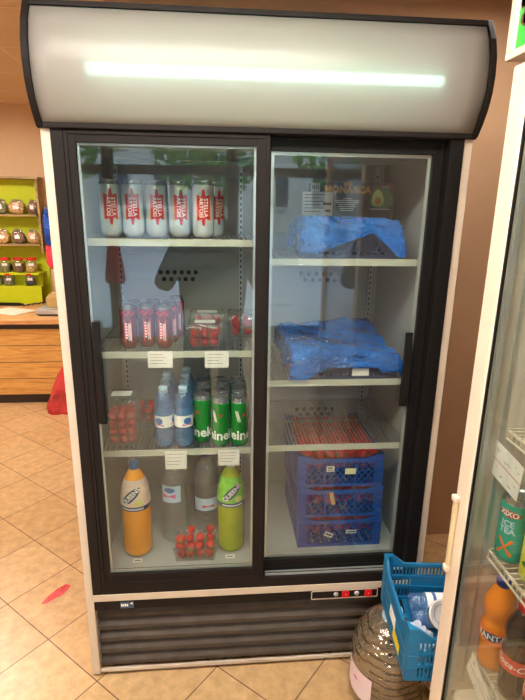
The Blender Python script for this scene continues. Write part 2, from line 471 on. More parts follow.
ceiling_lamp(1.42, .16, .3, .3, 'added small square fill light over the gap between the refrigerators')  # unseen panel added to light the right wall, strongest at its top

# ------------------------------------------------------------------ the large two-door fridge
W = 1.13
fr = thing('display_refrigerator', 'large two-door glass display refrigerator with curved illuminated canopy against the back wall', 'refrigerator', (0, 0, 0))
b = MB()
b.box(0, .025, 0, .66, .016, 1.772, K['white']); b.box(W-.025, W, 0, .66, .016, 1.772, K['white'])
b.box(.025, W-.025, .60, .66, .016, 1.772, K['white']); b.box(.025, W-.025, .061, .60, 1.742, 1.772, K['white'])
b.box(.025, W-.025, .05, .60, .30, .39, K['white'])
b.build('cabinet', fr, bevel=.002)
l = MB()
l.box(.0255, .055, .06, .58, .39, 1.74, K['deck']); l.box(W-.055, W-.0255, .06, .58, .39, 1.74, K['deck'])
l.box(.055, W-.055, .57, .598, .39, 1.74, K['deck']); l.box(.055, W-.055, .06, .57, 1.73, 1.741, K['deck'])
l.box(.055, W-.055, .055, .57, .391, .40, K['deck'])
l.build('liner', fr)
for x in (.02+.055, .53, .60, W-.085):
    r = MB(); r.box(x-.006, x+.006, .558, .569, .42, 1.72, K['alu'])
    for k in range(60): r.box(x-.0025, x+.0025, .5572, .558, .44+k*.021, .452+k*.021, K['hole'])
    r.build('shelf_rail', fr)
# fan covers with two rows of holes
def fan_cover(x0, x1, z0, z1, rows):
    f = MB(); f.box(x0, x1, .556, .569, z0, z1, K['deck'])
    for (xa, xb, z, n) in rows:
        for k in range(n):
            x = xa+(xb-xa)*k/(n-1)
            T = Matrix.Translation((x, .556, z)) @ Matrix.Rotation(PI/2, 4, 'X')
            f.lathe([(.0085, 0), (.0085, .0012)], K['hole'], 12, T=T)
    return f.build('fan_cover', fr, bevel=.002)
fan_cover(.10, .50, 1.20, 1.40, [(.224, .357, 1.326, 6), (.236, .345, 1.300, 5)])
fan_cover(.63, 1.03, 1.20, 1.40, [(.768, .916, 1.322, 6), (.784, .901, 1.298, 5)])
fan_cover(.63, 1.03, .68, .80, [(.770, .92, .752, 6), (.784, .905, .728, 5)])
# fixed outer frame
b = MB(); bl = K['black']; br_ = K['blackr']
b.box(.025, .056, -.006, .06, .348, 1.76, bl); b.box(1.066, 1.105, -.006, .06, .348, 1.76, br_)
b.box(.056, 1.066, -.006, .06, 1.755, 1.772, bl); b.box(.056, 1.066, -.006, .06, .348, .384, bl)
b.build('door_frame', fr, bevel=.002)
# sliding tracks
t = MB()
t.box(.59, 1.066, .004, .009, .3845, .39, K['alu']); t.box(.59, 1.066, .020, .024, .3845, .388, K['alu'])
t.build('door_track', fr)
# doors
def door(x0, x1, z0, z1, gx0, gx1, gz0, gz1, y0, y1, m, trim):
    d = MB()
    d.box(x0, gx0, y0, y1, z0, z1, m); d.box(gx1, x1, y0, y1, z0, z1, m)
    d.box(gx0, gx1, y0, y1, gz1, z1, m); d.box(gx0, gx1, y0, y1, z0, gz0, m)
    # raised outer bead
    for (a, b_, c, e) in ((x0, x0+.01, z0, z1), (x1-.01, x1, z0, z1), (x0+.01, x1-.01, z1-.01, z1), (x0+.01, x1-.01, z0, z0+.01)):
        d.box(a, b_, y0-.003, y0, c, e, m)
    o = d.build('sliding_door', fr, bevel=.0015)
    MB().box(gx0+.0005, gx1-.0005, y0+.008, y0+.012, gz0+.0005, gz1-.0005, K['glass']).build('glass_pane', o)
    tr = MB()
    for (a, b_, c, e) in ((gx0, gx0+trim, gz0+trim, gz1-trim), (gx1-trim, gx1, gz0+trim, gz1-trim), (gx0, gx1, gz0, gz0+trim), (gx0, gx1, gz1-trim, gz1)):
        tr.box(a, b_, y0+.0125, y0+.019, c, e, K['alu'])
    tr.build('glazing_bead', o)
    return o
dl = door(.057, .580, .3845, 1.7545, .085, .545, .422, 1.726, -.004, .022, bl, .006)
dr = door(.552, 1.0655, .3905, 1.7545, .587, 1.035, .430, 1.719, .027, .053, br_, .009)
def handle(door_, x0, x1, z0, z1, y):
    h = MB()
    h.prism([(y, z0), (y-.014, z0+.012), (y-.014, z0+(z1-z0)*.62), (y-.004, z1), (y, z1)], 'x', x0, x1, K['blackr'])
    h.box(x0+.004, x1-.004, y-.0155, y-.014, z0+.03, z0+(z1-z0)*.6, K['black'])
    h.build('handle', door_, bevel=.002)
handle(dl, .090, .112, .952, 1.26, -.004)
handle(dr, 1.003, 1.026, .977, 1.216, .027)
# threshold strip and grille
MB().box(.0255, W-.0255, -.007, .05, .322, .3478, K['white']).build('threshold_trim', fr, bevel=.002)
g = MB()
g.box(.0255, W-.0255, -.001, .05, .283, .3215, K['black'])
g.box(.0255, W-.0255, .06, .075, .03, .285, K['hole'])
for k in range(5):
    z = .034+k*.050
    g.prism([(.020, z), (.022, z+.012), (.052, z+.046), (.056, z+.046), (.056, z+.040), (.030, z)], 'x', .0255, W-.0255, K['louvre'])
g.build('louvre_grille', fr, bevel=.001)
MB().box(.0255, W-.0255, .006, .014, .018, .029, K['white']).build('bottom_trim', fr)
for x in (.06, W-.06):
    for y in (.08, .60): MB().cyl((x, y, 0), (x, y, .018), .02, K['blackr'], 12).build('foot', fr)
# control panel
p = MB(); p.box(.747, .979, -.005, -.0012, .286, .3205, K['black'])
for a in ((.751, .975, .3175, .3205), (.751, .975, .286, .2885), (.747, .750, .290, .3165), (.976, .979, .290, .3165)):
    p.box(a[0], a[1], -.0068, -.005, a[2], a[3], K['white'])
for (a, b_, c_, d_) in ((.747, .751, .290, .286), (.979, .975, .290, .286), (.747, .751, .3165, .3205), (.979, .975, .3165, .3205)):
    q = .003 if a < .8 else -.003
    zq = .0025 if d_ < .3 else -.003
    p.prism([(a, c_), (b_, d_), (b_, d_+zq), (a+q, c_)], 'y', -.0068, -.005, K['white'])
cp_ = p.build('control_panel', fr)
for x in (.866, .945):
    s_ = MB(); s_.box(x-.012, x+.012, -.010, -.0052, .292, .315, K['redlamp']); s_.box(x-.002, x+.002, -.0104, -.010, .303, .306, K['whiteink'])
    s_.build('rocker_switch', cp_, bevel=.002)
for x in (.833, .905):
    MB().lathe([(.009, 0), (.007, .005)], K['alu'], 14, T=Matrix.Translation((x, -.0052, .304)) @ Matrix.Rotation(PI/2, 4, 'X')).build('dial', cp_)
bd = MB(); bd.box(.109, .153, -.0035, -.0012, .289, .314, K['bluebadge'])
[bd.box(.1125+.006*k, .1170+.006*k, -.0039, -.0035, .297, .307-.001*(k % 2), K['whiteink']) for k in range(4)]
bd.prism([(.141, .306), (.149, .313), (.151, .304)], 'y', -.0042, -.0038, K['whiteink'])
tag(bd.build('maker_badge', fr), 'small blue badge with white lettering')
# canopy light box
prof = [(-.010, 1.762), (-.030, 1.790), (-.048, 1.822), (-.060, 1.858), (-.064, 1.898), (-.060, 1.940), (-.046, 1.984), (-.024, 2.020)]
cb = MB()
n = len(prof)
def sweep(mb, prof, x0, x1, t, m, nx=1):
    vs = []; fs = []
    k = len(prof)
    for i in range(nx+1):
        x = x0+(x1-x0)*i/nx
        for (y, z) in prof: vs.append((x, y, z))
        for (y, z) in prof: vs.append((x, y+t, z))
    for i in range(nx):
        for j in range(k-1):
            a = i*2*k+j; c = (i+1)*2*k+j
            fs += [(a, a+1, c+1, c), (a+k, c+k, c+k+1, a+k+1)]
    for j in range(k-1): fs += [(j, j+k, j+k+1, j+1), (nx*2*k+j, nx*2*k+j+1, nx*2*k+j+k+1, nx*2*k+j+k)]
    for i in range(nx):
        a = i*2*k; c = (i+1)*2*k; fs += [(a, c, c+k, a+k), (a+k-1, a+2*k-1, c+2*k-1, c+k-1)]
    mb.add(vs, fs, m, True)
can = MB()   # housing behind the panel
can.box(.012, W-.012, .14, .15, 1.774, 2.03, K['white']); can.box(.012, W-.012, -.018, .15, 2.026, 2.034, K['black'])
can.box(.012, W-.012, .0, .14, 1.7735, 1.779, K['white'])
lb = can.build('canopy_light_box', fr)
pn = MB(); sweep(pn, prof, .012, W-.012, .003, K['diffuser'], 24); pn.build('diffuser_panel', lb)
tb = MB(); tb.cyl((.137, -.038, 1.887), (1.010, -.038, 1.887), .013, K['lamp'], 14); tb.build('tube_lamp', lb)
tc_ = MB(); tc_.cyl((.122, -.036, 1.887), (.137, -.036, 1.887), .012, K['white'], 14); tc_.cyl((1.010, -.036, 1.887), (1.025, -.036, 1.887), .012, K['white'], 14)
tc_.box(.13, 1.018, .1, .139, 1.87, 1.905, K['white']); tc_.box(.134, .144, -.03, .1, 1.88, 1.895, K['white']); tc_.box(1.004, 1.014, -.03, .1, 1.88, 1.895, K['white'])
tc_.build('lamp_holder', lb)
for x0 in (-.005, W-.011):
    e = MB(); outer = [(y-.006, z) for y, z in prof]+[(-.02, 2.034), (.15, 2.034), (.15, 1.765), (-.004, 1.757)]
    e.prism(outer, 'x', x0, x0+.016, K['black']); e.build('end_cap', lb, bevel=.002)
e = MB(); e.box(.012, W-.012, -.016, .0, 1.757, 1.7725, K['black']); e.build('lower_trim', lb, bevel=.002)
e = MB(); e.box(.012, W-.012, -.031, -.017, 2.018, 2.026, K['black']); e.build('upper_trim', lb, bevel=.001)

# wire shelves
def wire_shelf(x0, x1, y0, y1, z, tilt=0):
    s = MB()
    n = int((x1-x0)/.0125)
    for k in range(n+1):
        x = x0+(x1-x0)*k/n
        s.box(x-.0011, x+.0011, y0+.004, y1, z-.0028, z, K['wire'])
    for y in (y0+.006, (y0+y1)/2, y1-.004): s.box(x0, x1, y-.0025, y+.0025, z-.0085, z-.0029, K['wire'])
    o = s.build('wire_shelf', fr)
    r = MB(); r.box(x0, x1, y0, y0+.0035, z-.018, z+.003, K['rail']); r.box(x0, x1, y0-.002, y0, z-.018, z-.015, K['rail'])
    r.build('price_rail', o, bevel=.0008)
    for x in (x0+.004, x1-.004): MB().box(x-.004, x+.004, y1-.002, .556, z-.02, z-.004, K['alu']).build('bracket', o)
    return o
ZS = dict(L1=1.478, L2=1.140, L3=.808, R1=1.424, R2=1.040, R3=.812)
wire_shelf(.060, .555, .10, .52, ZS['L1']); wire_shelf(.060, .555, .10, .52, ZS['L2']); wire_shelf(.060, .555, .10, .52, ZS['L3'])
wire_shelf(.585, 1.070, .10, .52, ZS['R1']); wire_shelf(.585, 1.070, .10, .52, ZS['R2']); wire_shelf(.585, 1.070, .10, .52, ZS['R3'])

# ------------------------------------------------------------------ cans
def can_mesh(R, H, m, top):
    c = MB()
    c.lathe([(R*.70, 0), (R*.80, .003), (R*.97, .010), (R, .018), (R, H-.016), (R*.985, H-.013)], m, 28, cap=True)
    c.lathe([(R*.985, H-.013), (R*.84, H-.003), (R*.86, H-.001), (R*.86, H), (R*.82, H), (R*.80, H-.004), (R*.3, H-.0045), (0.0005, H-.0045)], top, 28, cap=False)
    c.lathe([(.004, H-.0044), (.004, H-.0028)], top, 8, c=(0, 0, 0)); c.box(-.004, .004, -.002, .016, H-.0038, H-.0026, top)
    return c
def beer_can():
    t = thing('beer_can', 'x', 'can')
    b = can_mesh(.033, .168, K['beer'], K['silver'])
    R = .0333
    hexa = [(-.021, -.036), (0, -.054), (.021, -.036), (.021, .036), (0, .054), (-.021, .036)]
    patch_cyl(b, [(x*1.14, z*1.08) for x, z in hexa], K['gold'], R, .090, FRONT)
    patch_cyl(b, hexa, K['beerred'], R+.0005, .090, FRONT)
    text_cyl(b, 'STELLA\nARTOIS', .0172, K['whiteink'], R+.0012, .090, FRONT, bold=.0001, rot=-PI/2)
    text_cyl(b, 'ARTOIS', .012, K['ink'], R, .085, FRONT+1.25, bold=.0003, rot=-PI/2)
    text_cyl(b, 'ARTOIS', .012, K['ink'], R, .085, FRONT-1.45, bold=.0003, rot=-PI/2)
    b.build('can_body', t); return t
def green_can():
    t = thing('beer_can', 'x', 'can')
    b = can_mesh(.0293, .166, K['green'], K['silver'])
    R = .0296
    text_cyl(b, 'Heineken', .046, K['whiteink'], R, .040, FRONT, bold=.0012)
    patch_cyl(b, ell(.019, .030), K['dgreen'], R, .108, FRONT-.3); patch_cyl(b, ell(.0165, .027), K['green'], R+.0003, .108, FRONT-.3)
    st = [((.009 if k % 2 == 0 else .0038)*cos(PI/2+k*PI/5), (.009 if k % 2 == 0 else .0038)*sin(PI/2+k*PI/5)) for k in range(10)]
    patch_cyl(b, st, K['beerred'], R+.0006, .112, FRONT-.3, 3)
    for k in range(3): patch_cyl(b, ell(.0015, .022, 8), K['whiteink'], R+.0005, .108, FRONT-.85-.12*k, 2, rot=.25)
    b.build('can_body', t); return t
def slim_can():
    t = thing('slim_can', 'x', 'can')
    b = can_mesh(.0265, .138, K['slim'], K['darksilver']); R = .0268
    patch_cyl(b, [(-.011, -.045), (.011, -.045), (.011, .030), (-.011, .030)], K['slimlab'], R, .065, FRONT, 6)
    for k in range(7):
        patch_cyl(b, ell(.004, .004, 8, (k-3)*.0065, .005*sin(k*2.1)), K['beerred'], R+.0003, .112, FRONT, 2)
    for k in range(4):
        patch_cyl(b, [(-.0006, -.035), (.0006, -.035), (.0006, .02), (-.0006, .02)], K['whiteink'], R+.0003, .062, FRONT+.06+k*.10, 2)
    for k in range(6): patch_cyl(b, [(-.0035, -.0022), (.0035, -.0022), (.0028, .0022), (-.0028, .0022)], K['whiteink'], R+.0004, .036+.009*k, FRONT-.18, 2)
    for k in range(3):
        patch_cyl(b, [(-.0012, -.04), (.0012, -.04), (.0012, .03), (-.0012, .03)], K['ink'], R, .062, FRONT-.62+k*.62*.0, 2)
    b.build('can_body', t); return t

TREE = None
def tree():
    d = {}
    for o in bpy.data.objects:
        if o.parent: d.setdefault(o.parent.name, []).append(o)
    return d
def place(proto, spots, group=None):
    """spots: (x,y,z,rz,label); the first spot takes the prototype itself"""
    T = tree(); out = []
    for i, (x, y, z, rz, label) in enumerate(spots):
        if i == 0:
            o = proto; o.location = (x, y, z); o.rotation_euler.z = rz
            o['label'] = label
            if group: o['group'] = group
        else: o = dup(proto, (x, y, z), rz, label, group, T)
        out.append(o)
    return out
# beer cans on the top left shelf
z = ZS['L1']+.0005
bc = beer_can()
place(bc, [
    (.398, .215, z, .05, 'white beer can, rightmost at the front of the top left shelf'),
    (.323, .235, z, .25, 'white beer can second from the right in the top left shelf front row'),
    (.253, .240, z, .18, 'white beer can in the middle of the five on the top left shelf front'),
    (.183, .235, z, .08, 'white beer can second from the left in the top left shelf front row'),
    (.113, .240, z, .25, 'white beer can at the left end of the top left shelf'),
    (.430, .300, z, .55, 'white beer can peeping out behind the rightmost one on the top left shelf')],
    'white beer cans on the top left shelf')
# slim red cans
z = ZS['L2']+.0005
sc_ = slim_can()
place(sc_, [
    (.160, .165, z, .1, 'slim dark red can, leftmost of the front three on the middle left shelf'),
    (.214, .180, z, .2, 'slim dark red can, centre of the front three on the middle left shelf'),
    (.271, .160, z, -.1, 'slim dark red can, right of the front three with a barcode-like white panel'),
    (.172, .225, z, .3, 'slim dark red can directly behind the leftmost front slim can'),
    (.228, .240, z, .1, 'slim dark red can directly behind the centre front slim can'),
    (.285, .226, z, .4, 'slim dark red can directly behind the right front slim can'),
    (.299, .305, z, .2, 'slim dark red can standing furthest back beside the strawberry punnets')],
    'slim dark red cans on the middle left shelf')
# green cans
z = ZS['L3']+.0005
gc = green_can()
nth = ['front', 'second', 'third', 'fourth']
sp = []
for ci, (x, y, cn) in enumerate([(.385, .170, 'left'), (.446, .140, 'middle'), (.508, .140, 'right')]):
    for k in range(4 if ci else 4):
        sp.append((x, y+.062*k, z, (-.25, .25, .75)[ci]+.3*k,
                   'green beer can, %s of the %s column right of the small water bottles' % (nth[k]+(' can' if k else ' can'), cn)))
place(gc, sp, 'green beer cans on the third left shelf')

# ------------------------------------------------------------------ bottles
def profile_bottle(H, R, neck=.0125, capR=.015, capH=.018, shoulder=.62, rib=0, nrib=10):
    pr = [(R*.72, 0), (R*.92, .006), (R, .016)]
    z0, z1 = .02, H*shoulder
    N = 40
    for i in range(N+1):
        zz = z0+(z1-z0)*i/N
        pr.append((R-rib*(.5+.5*cos(2*PI*nrib*i/N)), zz))
    hs = H-capH-z1
    for i in range(1, 11):
        t = i/10
        pr.append((neck+(R-neck)*max(0, 1-t**1.9)**.85, z1+hs*t))
    return pr
def bottle(name, label, H, R, body_m, cap_m, neck=.0125, capR=.015, capH=.018, shoulder=.62, rib=0, nrib=10, inner=None, fill=.8, deco=None, n=28):
    t = thing(name, label, 'bottle')
    pr = profile_bottle(H, R, neck, capR, capH, shoulder, rib, nrib)
    MB().lathe(pr, body_m, n).build('bottle_body', t)
    c = MB(); c.lathe([(capR, H-capH), (capR, H-.002), (capR*.9, H)], cap_m, 20); c.lathe([(capR*1.05, H-capH-.003), (capR*1.05, H-capH)], cap_m, 20)
    c.build('cap', t)
    if inner:
        pi_ = [(max(r-.0015, .002), zz) for r, zz in pr if zz < H*fill]
        pi_[0] = (pi_[0][0], .0015)
        MB().lathe(pi_, inner, n).build('drink', t)
    if deco: deco(t, R)
    return t
def water_label(t, R):
    l = MB(); l.lathe([(R+.0006, .072), (R+.0006, .112)], K['whiteink'], 28, cap=False)
    for a in (FRONT-.5, FRONT+1.4, FRONT+3.2):
        patch_cyl(l, ell(.014, .012), K['blueink'], R+.0009, .094, a, 4)
        patch_cyl(l, [(-.018, -.004), (.018, -.004), (.018, .003), (-.018, .003)], K['pinkink'], R+.0011, .081, a, 4)
    l.build('label', t)
wb = bottle('water_bottle', 'x', .205, .0305, K['petblue'], K['palecap'], .0125, .0145, .017, .66, .0016, 8, deco=water_label, n=24)
z = ZS['L3']+.0005
sp = []
for ci, (x, cn) in enumerate([(.261, 'left'), (.3245, 'right')]):
    for k in range(4):
        sp.append((x, .145+.064*k, z, .3*k+ci, 'small blue-tinted water bottle, %s in the %s of two columns' % (nth[k], cn)))
place(wb, sp, 'small water bottles on the third left shelf')

def big_label(t, R):
    l = MB()
    l.lathe([(R+.0008, .17), (R+.0008, .235)], K['palecap'], 30, a0=FRONT-1.0, a1=FRONT+.6, cap=False)
    patch_cyl(l, [(-.025, -.010), (.025, -.010), (.025, .010), (-.025, .010)], K['pinkink'], R+.0012, .195, FRONT-.35, 5)
    patch_cyl(l, ell(.020, .010), K['blueink'], R+.0014, .218, FRONT-.3, 4)
    l.build('label', t)
wl = bottle('water_bottle', 'large clear ribbed water bottle at the bottom left, right of the orange soda', .325, .045, K['pet'], K['palecap'], .014, .0155, .02, .7, .0022, 9, deco=big_label)
wl.location = (.278, .212, .4005)
def big_label2(t, R):
    l = MB(); l.lathe([(R+.0008, .10), (R+.0008, .15)], K['palecap'], 30, a0=FRONT-1.1, a1=FRONT+1.1, cap=False)
    patch_cyl(l, [(-.022, -.006), (.022, -.006), (.022, .006), (-.022, .006)], K['redlabel'], R+.0012, .118, FRONT+.2, 5)
    l.build('label', t)
w2 = bottle('water_bottle', 'large clear water bottle at the bottom left behind the strawberry punnet', .325, .045, K['pet'], K['navycap'], .014, .0155, .02, .7, .0022, 9, deco=big_label2)
w2.location = (.390, .262, .4005)

def soda_label(mname, ovalm, tx):
    def f(t, R):
        l = MB()
        # printed sleeve on the upper body
        pr = [(r+.0008, zz) for r, zz in profile_bottle(.345, R, .013, .0155, .02, .60) if .186 < zz < .300]
        l.lathe(pr, K[mname], 30, cap=False)
        l.lathe([(R+.0014, .184), (R+.0014, .200)], K['navy'], 30, cap=False)
        [patch_cyl(l, [(-.0028, -.0028), (.0028, -.0028), (.0022, .0028), (-.0022, .0028)], K['whiteink'], R+.0020, .192, FRONT-.7+.14*k, 2) for k in range(11)]
        # fruit and slanted oval with the name
        patch_cyl(l, ell(.015, .012), K['avoflesh'], R+.0013, .214, FRONT+.45, 5)
        patch_cyl(l, ell(.044, .0155), K['navy'], R+.0012, .240, FRONT-.05, 10, rot=.8)
        text_cyl(l, 'QUEENS', .0225, K['whiteink'], R+.0024, .240, FRONT-.05, bold=.0006, rot=.8)
        l.build('label', t)
    return f
so = bottle('soda_bottle', 'large orange soda bottle with blue cap at the bottom left', .345, .050, K['orangesoda'], K['bluecap'], .013, .0155, .02, .60, deco=soda_label('olabel', 'navy', ''))
so.location = (.153, .150, .4005); so.rotation_euler.z = -.1
sg = bottle('soda_bottle', 'large green lemon soda bottle at the right of the bottom left shelf', .345, .047, K['greensoda'], K['whiteink'], .013, .0155, .02, .60, deco=soda_label('glabel', 'navy', ''))
sg.location = (.479, .150, .4005); sg.rotation_euler.z = .1

# ------------------------------------------------------------------ strawberries and punnets
def berry_mesh(r, calyx=True):
    b = MB()
    b.lathe([(.0005, 0), (r*.35, r*.14), (r*.72, r*.6), (r*.95, r*1.2), (r*.93, r*1.6), (r*.6, r*1.9), (r*.1, r*1.95)], K['berry'], 12, cap=False)
    if calyx:
        for k in range(6):
            a = k*PI/3
            b.add([(r*.1*cos(a+1.5), r*.1*sin(a+1.5), r*1.96), (r*.1*cos(a-1.5), r*.1*sin(a-1.5), r*1.96), (r*.85*cos(a), r*.85*sin(a), r*2.02)], [(0, 1, 2)], K['leaf'])
        b.cyl((0, 0, r*1.9), (r*.15, 0, r*2.3), r*.06, K['leaf'], 5)
    return b
def strawberries(spots, r, label, group):
    first = berry_mesh(r).build('strawberry')
    for i, (x, y, z, rx, rz) in enumerate(spots):
        o = first if i == 0 else first.copy()
        if i: COL.objects.link(o)
        o.location = (x, y, z); o.rotation_euler = (rx, 0, rz)
        tag(o, label, 'strawberry', group)
def berry_grid(x0, x1, y0, y1, z, r, layers=2, rot=0, cx=0, cy=0, heap=False):
    out = []; nx = max(1, int((x1-x0)/(r*2.02))); ny = max(1, int((y1-y0)/(r*2.02)))
    for l in range(layers):
        for i in range(nx):
            for j in range(ny):
                if heap and l == layers-1 and (i+j) % 2: continue
                x = x0+(x1-x0)*(i+.5)/nx+random.uniform(-.10, .10)*r; y = y0+(y1-y0)*(j+.5)/ny+random.uniform(-.10, .10)*r
                c, s = cos(rot), sin(rot)
                rx = random.choice((PI/2, PI/2, -PI/2, 2.4, .5))
                zz = z+l*r*1.98+r
                # the berry is 2r long; centre it on the grid point
                up = Vector((0, 0, 1)); 
                rz = random.uniform(0, 6.28)
                M = Matrix.Rotation(rz, 3, 'Z') @ Matrix.Rotation(rx, 3, 'X')
                off = M @ Vector((0, 0, r))
                out.append((cx+x*c-y*s-off.x, cy+x*s+y*c-off.y, zz-off.z, rx, rz))
    return out
def punnet(name, label, w, d, h, lid=True, sticker=None, m=None, tape=.86):
    t = thing(name, label, 'punnet')
    m = m or K['plastic']
    b = MB(); th = .0008
    def ring(s0, z0, s1, z1):
        vs = []
        for s, z_ in ((s0, z0), (s1, z1)):
            for x, y in ((-w/2, -d/2), (w/2, -d/2), (w/2, d/2), (-w/2, d/2)):
                # cut corners
                for (ax, ay) in ((.88, 1), (1, .88)) if x*y > 0 else ((1, .88), (.88, 1)):
                    vs.append((x*s*ax, y*s*ay, z_))
        return vs
    v = ring(tape, 0, 1, h); n = 8
    b.add(v, [(i, (i+1) % n, n+(i+1) % n, n+i) for i in range(n)]+[tuple(range(n))], m)
    v = ring(1, h, 1.05, h+.002); b.add(v, [(i, (i+1) % n, n+(i+1) % n, n+i) for i in range(n)], m)
    b.build('tray', t)
    if lid:
        l = MB(); v = ring(1.05, h+.0025, .92, h+.016); l.add(v, [(i, (i+1) % n, n+(i+1) % n, n+i) for i in range(n)]+[tuple(range(n, 2*n))], m)
        l.build('lid', t)
    if sticker:
        s = MB(); s.box(-w*.28, w*.28, -d*.2, d*.2, h+.0165, h+.0172, K['card']); s.build('sticker', t)
    return t
z2 = ZS['L2']+.001
pun = [('clear punnet of strawberries at the front of the middle left shelf', .398, .175, .115, .10, .062, .0, 'strawberries in the front punnet of the middle left shelf', True),
       ('clear punnet of strawberries behind the front one, nearest the slim cans', .402, .345, .125, .12, .06, .0, 'strawberries in the punnet beside the slim cans', True),
       ('clear punnet of strawberries at the right end of the middle left shelf', .522, .330, .098, .14, .06, -.0, 'strawberries in the right punnet of the middle left shelf', False)]
for lab, x, y, w_, d_, h_, rz, grp, stk in pun:
    p = punnet('strawberry_punnet', lab, w_, d_, h_, True, stk); p.location = (x, y, z2); p.rotation_euler.z = rz
    r = .0142
    strawberries(berry_grid(-w_*.415, w_*.415, -d_*.415, d_*.415, z2+.002, r, 2, rz, x, y), r, 'red strawberry '+grp.replace('strawberries ', ''), grp)
# open punnet at the bottom
p = punnet('strawberry_punnet', 'open clear punnet heaped with strawberries on the bottom left floor of the fridge', .152, .100, .058, False); p.location = (.355, .113, .401)
r = .0155
g1 = berry_grid(-.066, .066, -.0435, .0435, .4045, r, 3, 0, .355, .113, True)
strawberries(g1, r, 'red strawberry with green leaves in the open bottom punnet', 'strawberries in the open bottom punnet')
# two punnets at the left, third shelf
z3 = ZS['L3']+.001
p = punnet('strawberry_punnet', 'tall clear box of pale red strawberries at the left of the third shelf', .115, .11, .150, True, True); p.location = (.122, .185, z3)
r = .0145
strawberries(berry_grid(-.044, .044, -.044, .044, z3+.002, r, 4, 0, .122, .185), r, 'red strawberry in the tall box on the third left shelf', 'strawberries in the tall box')
p = punnet('strawberry_punnet', 'low clear punnet with red lid lying on the back of the third left shelf', .15, .14, .05, False); p.location = (.15, .36, z3)
strawberries(berry_grid(-.058, .058, -.052, .052, z3+.002, r, 2, 0, .15, .36), r, 'red strawberry in the low punnet behind the tall box', 'strawberries in the low punnet')

# ------------------------------------------------------------------ crates
def crate_mesh(w, d, h, m, style='slot', corner=.02, th=.006, solid_side=False):
    """open crate: corner posts, rims, slotted or latticed walls, floor of slats (origin: centre of base)"""
    b = MB()
    c = .03
    for sx in (-1, 1):
        for sy in (-1, 1):
            x, y = sx*w/2, sy*d/2
            b.box(min(x, x-sx*c), max(x, x-sx*c), min(y, y-sy*th), max(y, y-sy*th), 0, h+corner, m)
            b.box(min(x, x-sx*th), max(x, x-sx*th), min(y-sy*th, y-sy*c), max(y-sy*th, y-sy*c), 0, h+corner, m)
            b.prism([(x, y), (x-sx*c, y), (x, y-sy*c)], 'z', h+corner, h+corner+.003, m)
            for zz in (h*.3, h*.6, h*.9):
                b.box(min(x, x-sx*c)-.001, max(x, x-sx*c)+.001, min(y+sy*.002, y), max(y+sy*.002, y), zz-.002, zz+.002, m)
    def wall(L_, horizontal, s):
        # panel in local (u, z)
        u0, u1 = -L_/2+c, L_/2-c
        def put(a, b_, z0, z1, t=th):
            if horizontal:
                y = s*d/2; b.box(a, b_, min(y, y-s*t), max(y, y-s*t), z0, z1, m)
            else:
                x = s*w/2; b.box(min(x, x-s*t), max(x, x-s*t), a, b_, z0, z1, m)
        put(u0, u1, h-.014, h); put(u0, u1, 0, .012)
        # slopes up to the raised corners
        if corner:
            for sg_ in (-1, 1):
                e = u0 if sg_ < 0 else u1; q = e-sg_*.035
                poly = [(e, h), (q, h), (e, h+corner)]
                if horizontal: b.prism(poly, 'y', min(s*d/2, s*d/2-s*th), max(s*d/2, s*d/2-s*th), m)
                else: b.prism(poly, 'x', min(s*w/2, s*w/2-s*th), max(s*w/2, s*w/2-s*th), m)
        if style == 'slot':
            rows = 3; z0 = .012; H_ = h-.026
            for k in range(rows):
                za = z0+H_*k/rows; zb = z0+H_*(k+1)/rows
                if k: put(u0, u1, za-.006, za+.006)
                n = int((u1-u0)/.0105)
                for i in range(n+1):
                    u = u0+(u1-u0)*i/n
                    put(u-.0028, u+.0028, za, zb, .004)
        else:
            n = max(4, int((u1-u0)/.021)); H_ = h-.026; z0 = .012; k = max(2, int(H_/.021))
            for dgn in (-1, 1):
                for i in range(-k, n+k):
                    st = (u1-u0)/n
                    ua = u0+i*st; ub = ua+dgn*k*st*1.0
                    pa, pb = (ua, z0), (ub, z0+H_)
                    # clip to panel
                    lo, hi = sorted((pa[0], pb[0]))
                    t0, t1 = 0.0, 1.0
                    du = pb[0]-pa[0]
                    if du != 0:
                        ta, tb_ = sorted(((u0-pa[0])/du, (u1-pa[0])/du)); t0 = max(t0, ta); t1 = min(t1, tb_)
                    if t1-t0 < .05: continue
                    A = (pa[0]+du*t0, z0+H_*t0); B = (pa[0]+du*t1, z0+H_*t1)
                    e = .0022
                    poly = [(A[0]-e, A[1]), (A[0]+e, A[1]), (B[0]+e, B[1]), (B[0]-e, B[1])]
                    tt = .003+.001*dgn
                    if horizontal: b.prism(poly, 'y', min(s*d/2, s*d/2-s*tt), max(s*d/2, s*d/2-s*tt), m)
                    else: b.prism(poly, 'x', min(s*w/2, s*w/2-s*tt), max(s*w/2, s*w/2-s*tt), m)
            for u in (u0+(u1-u0)*.28, u0+(u1-u0)*.72): put(u-.003, u+.003, 0, h, .007)
    wall(w, True, -1); wall(w, True, 1); wall(d, False, -1); wall(d, False, 1)
    n = int(w/.03)
    for i in range(n):
        x = -w/2+(i+.5)*w/n; b.box(x-.010, x+.010, -d/2+th, d/2-th, 0, .004, m)
    for y in (-d/4, d/4): b.box(-w/2+th, w/2-th, y-.01, y+.01, -.0, .0035, m)
    return b

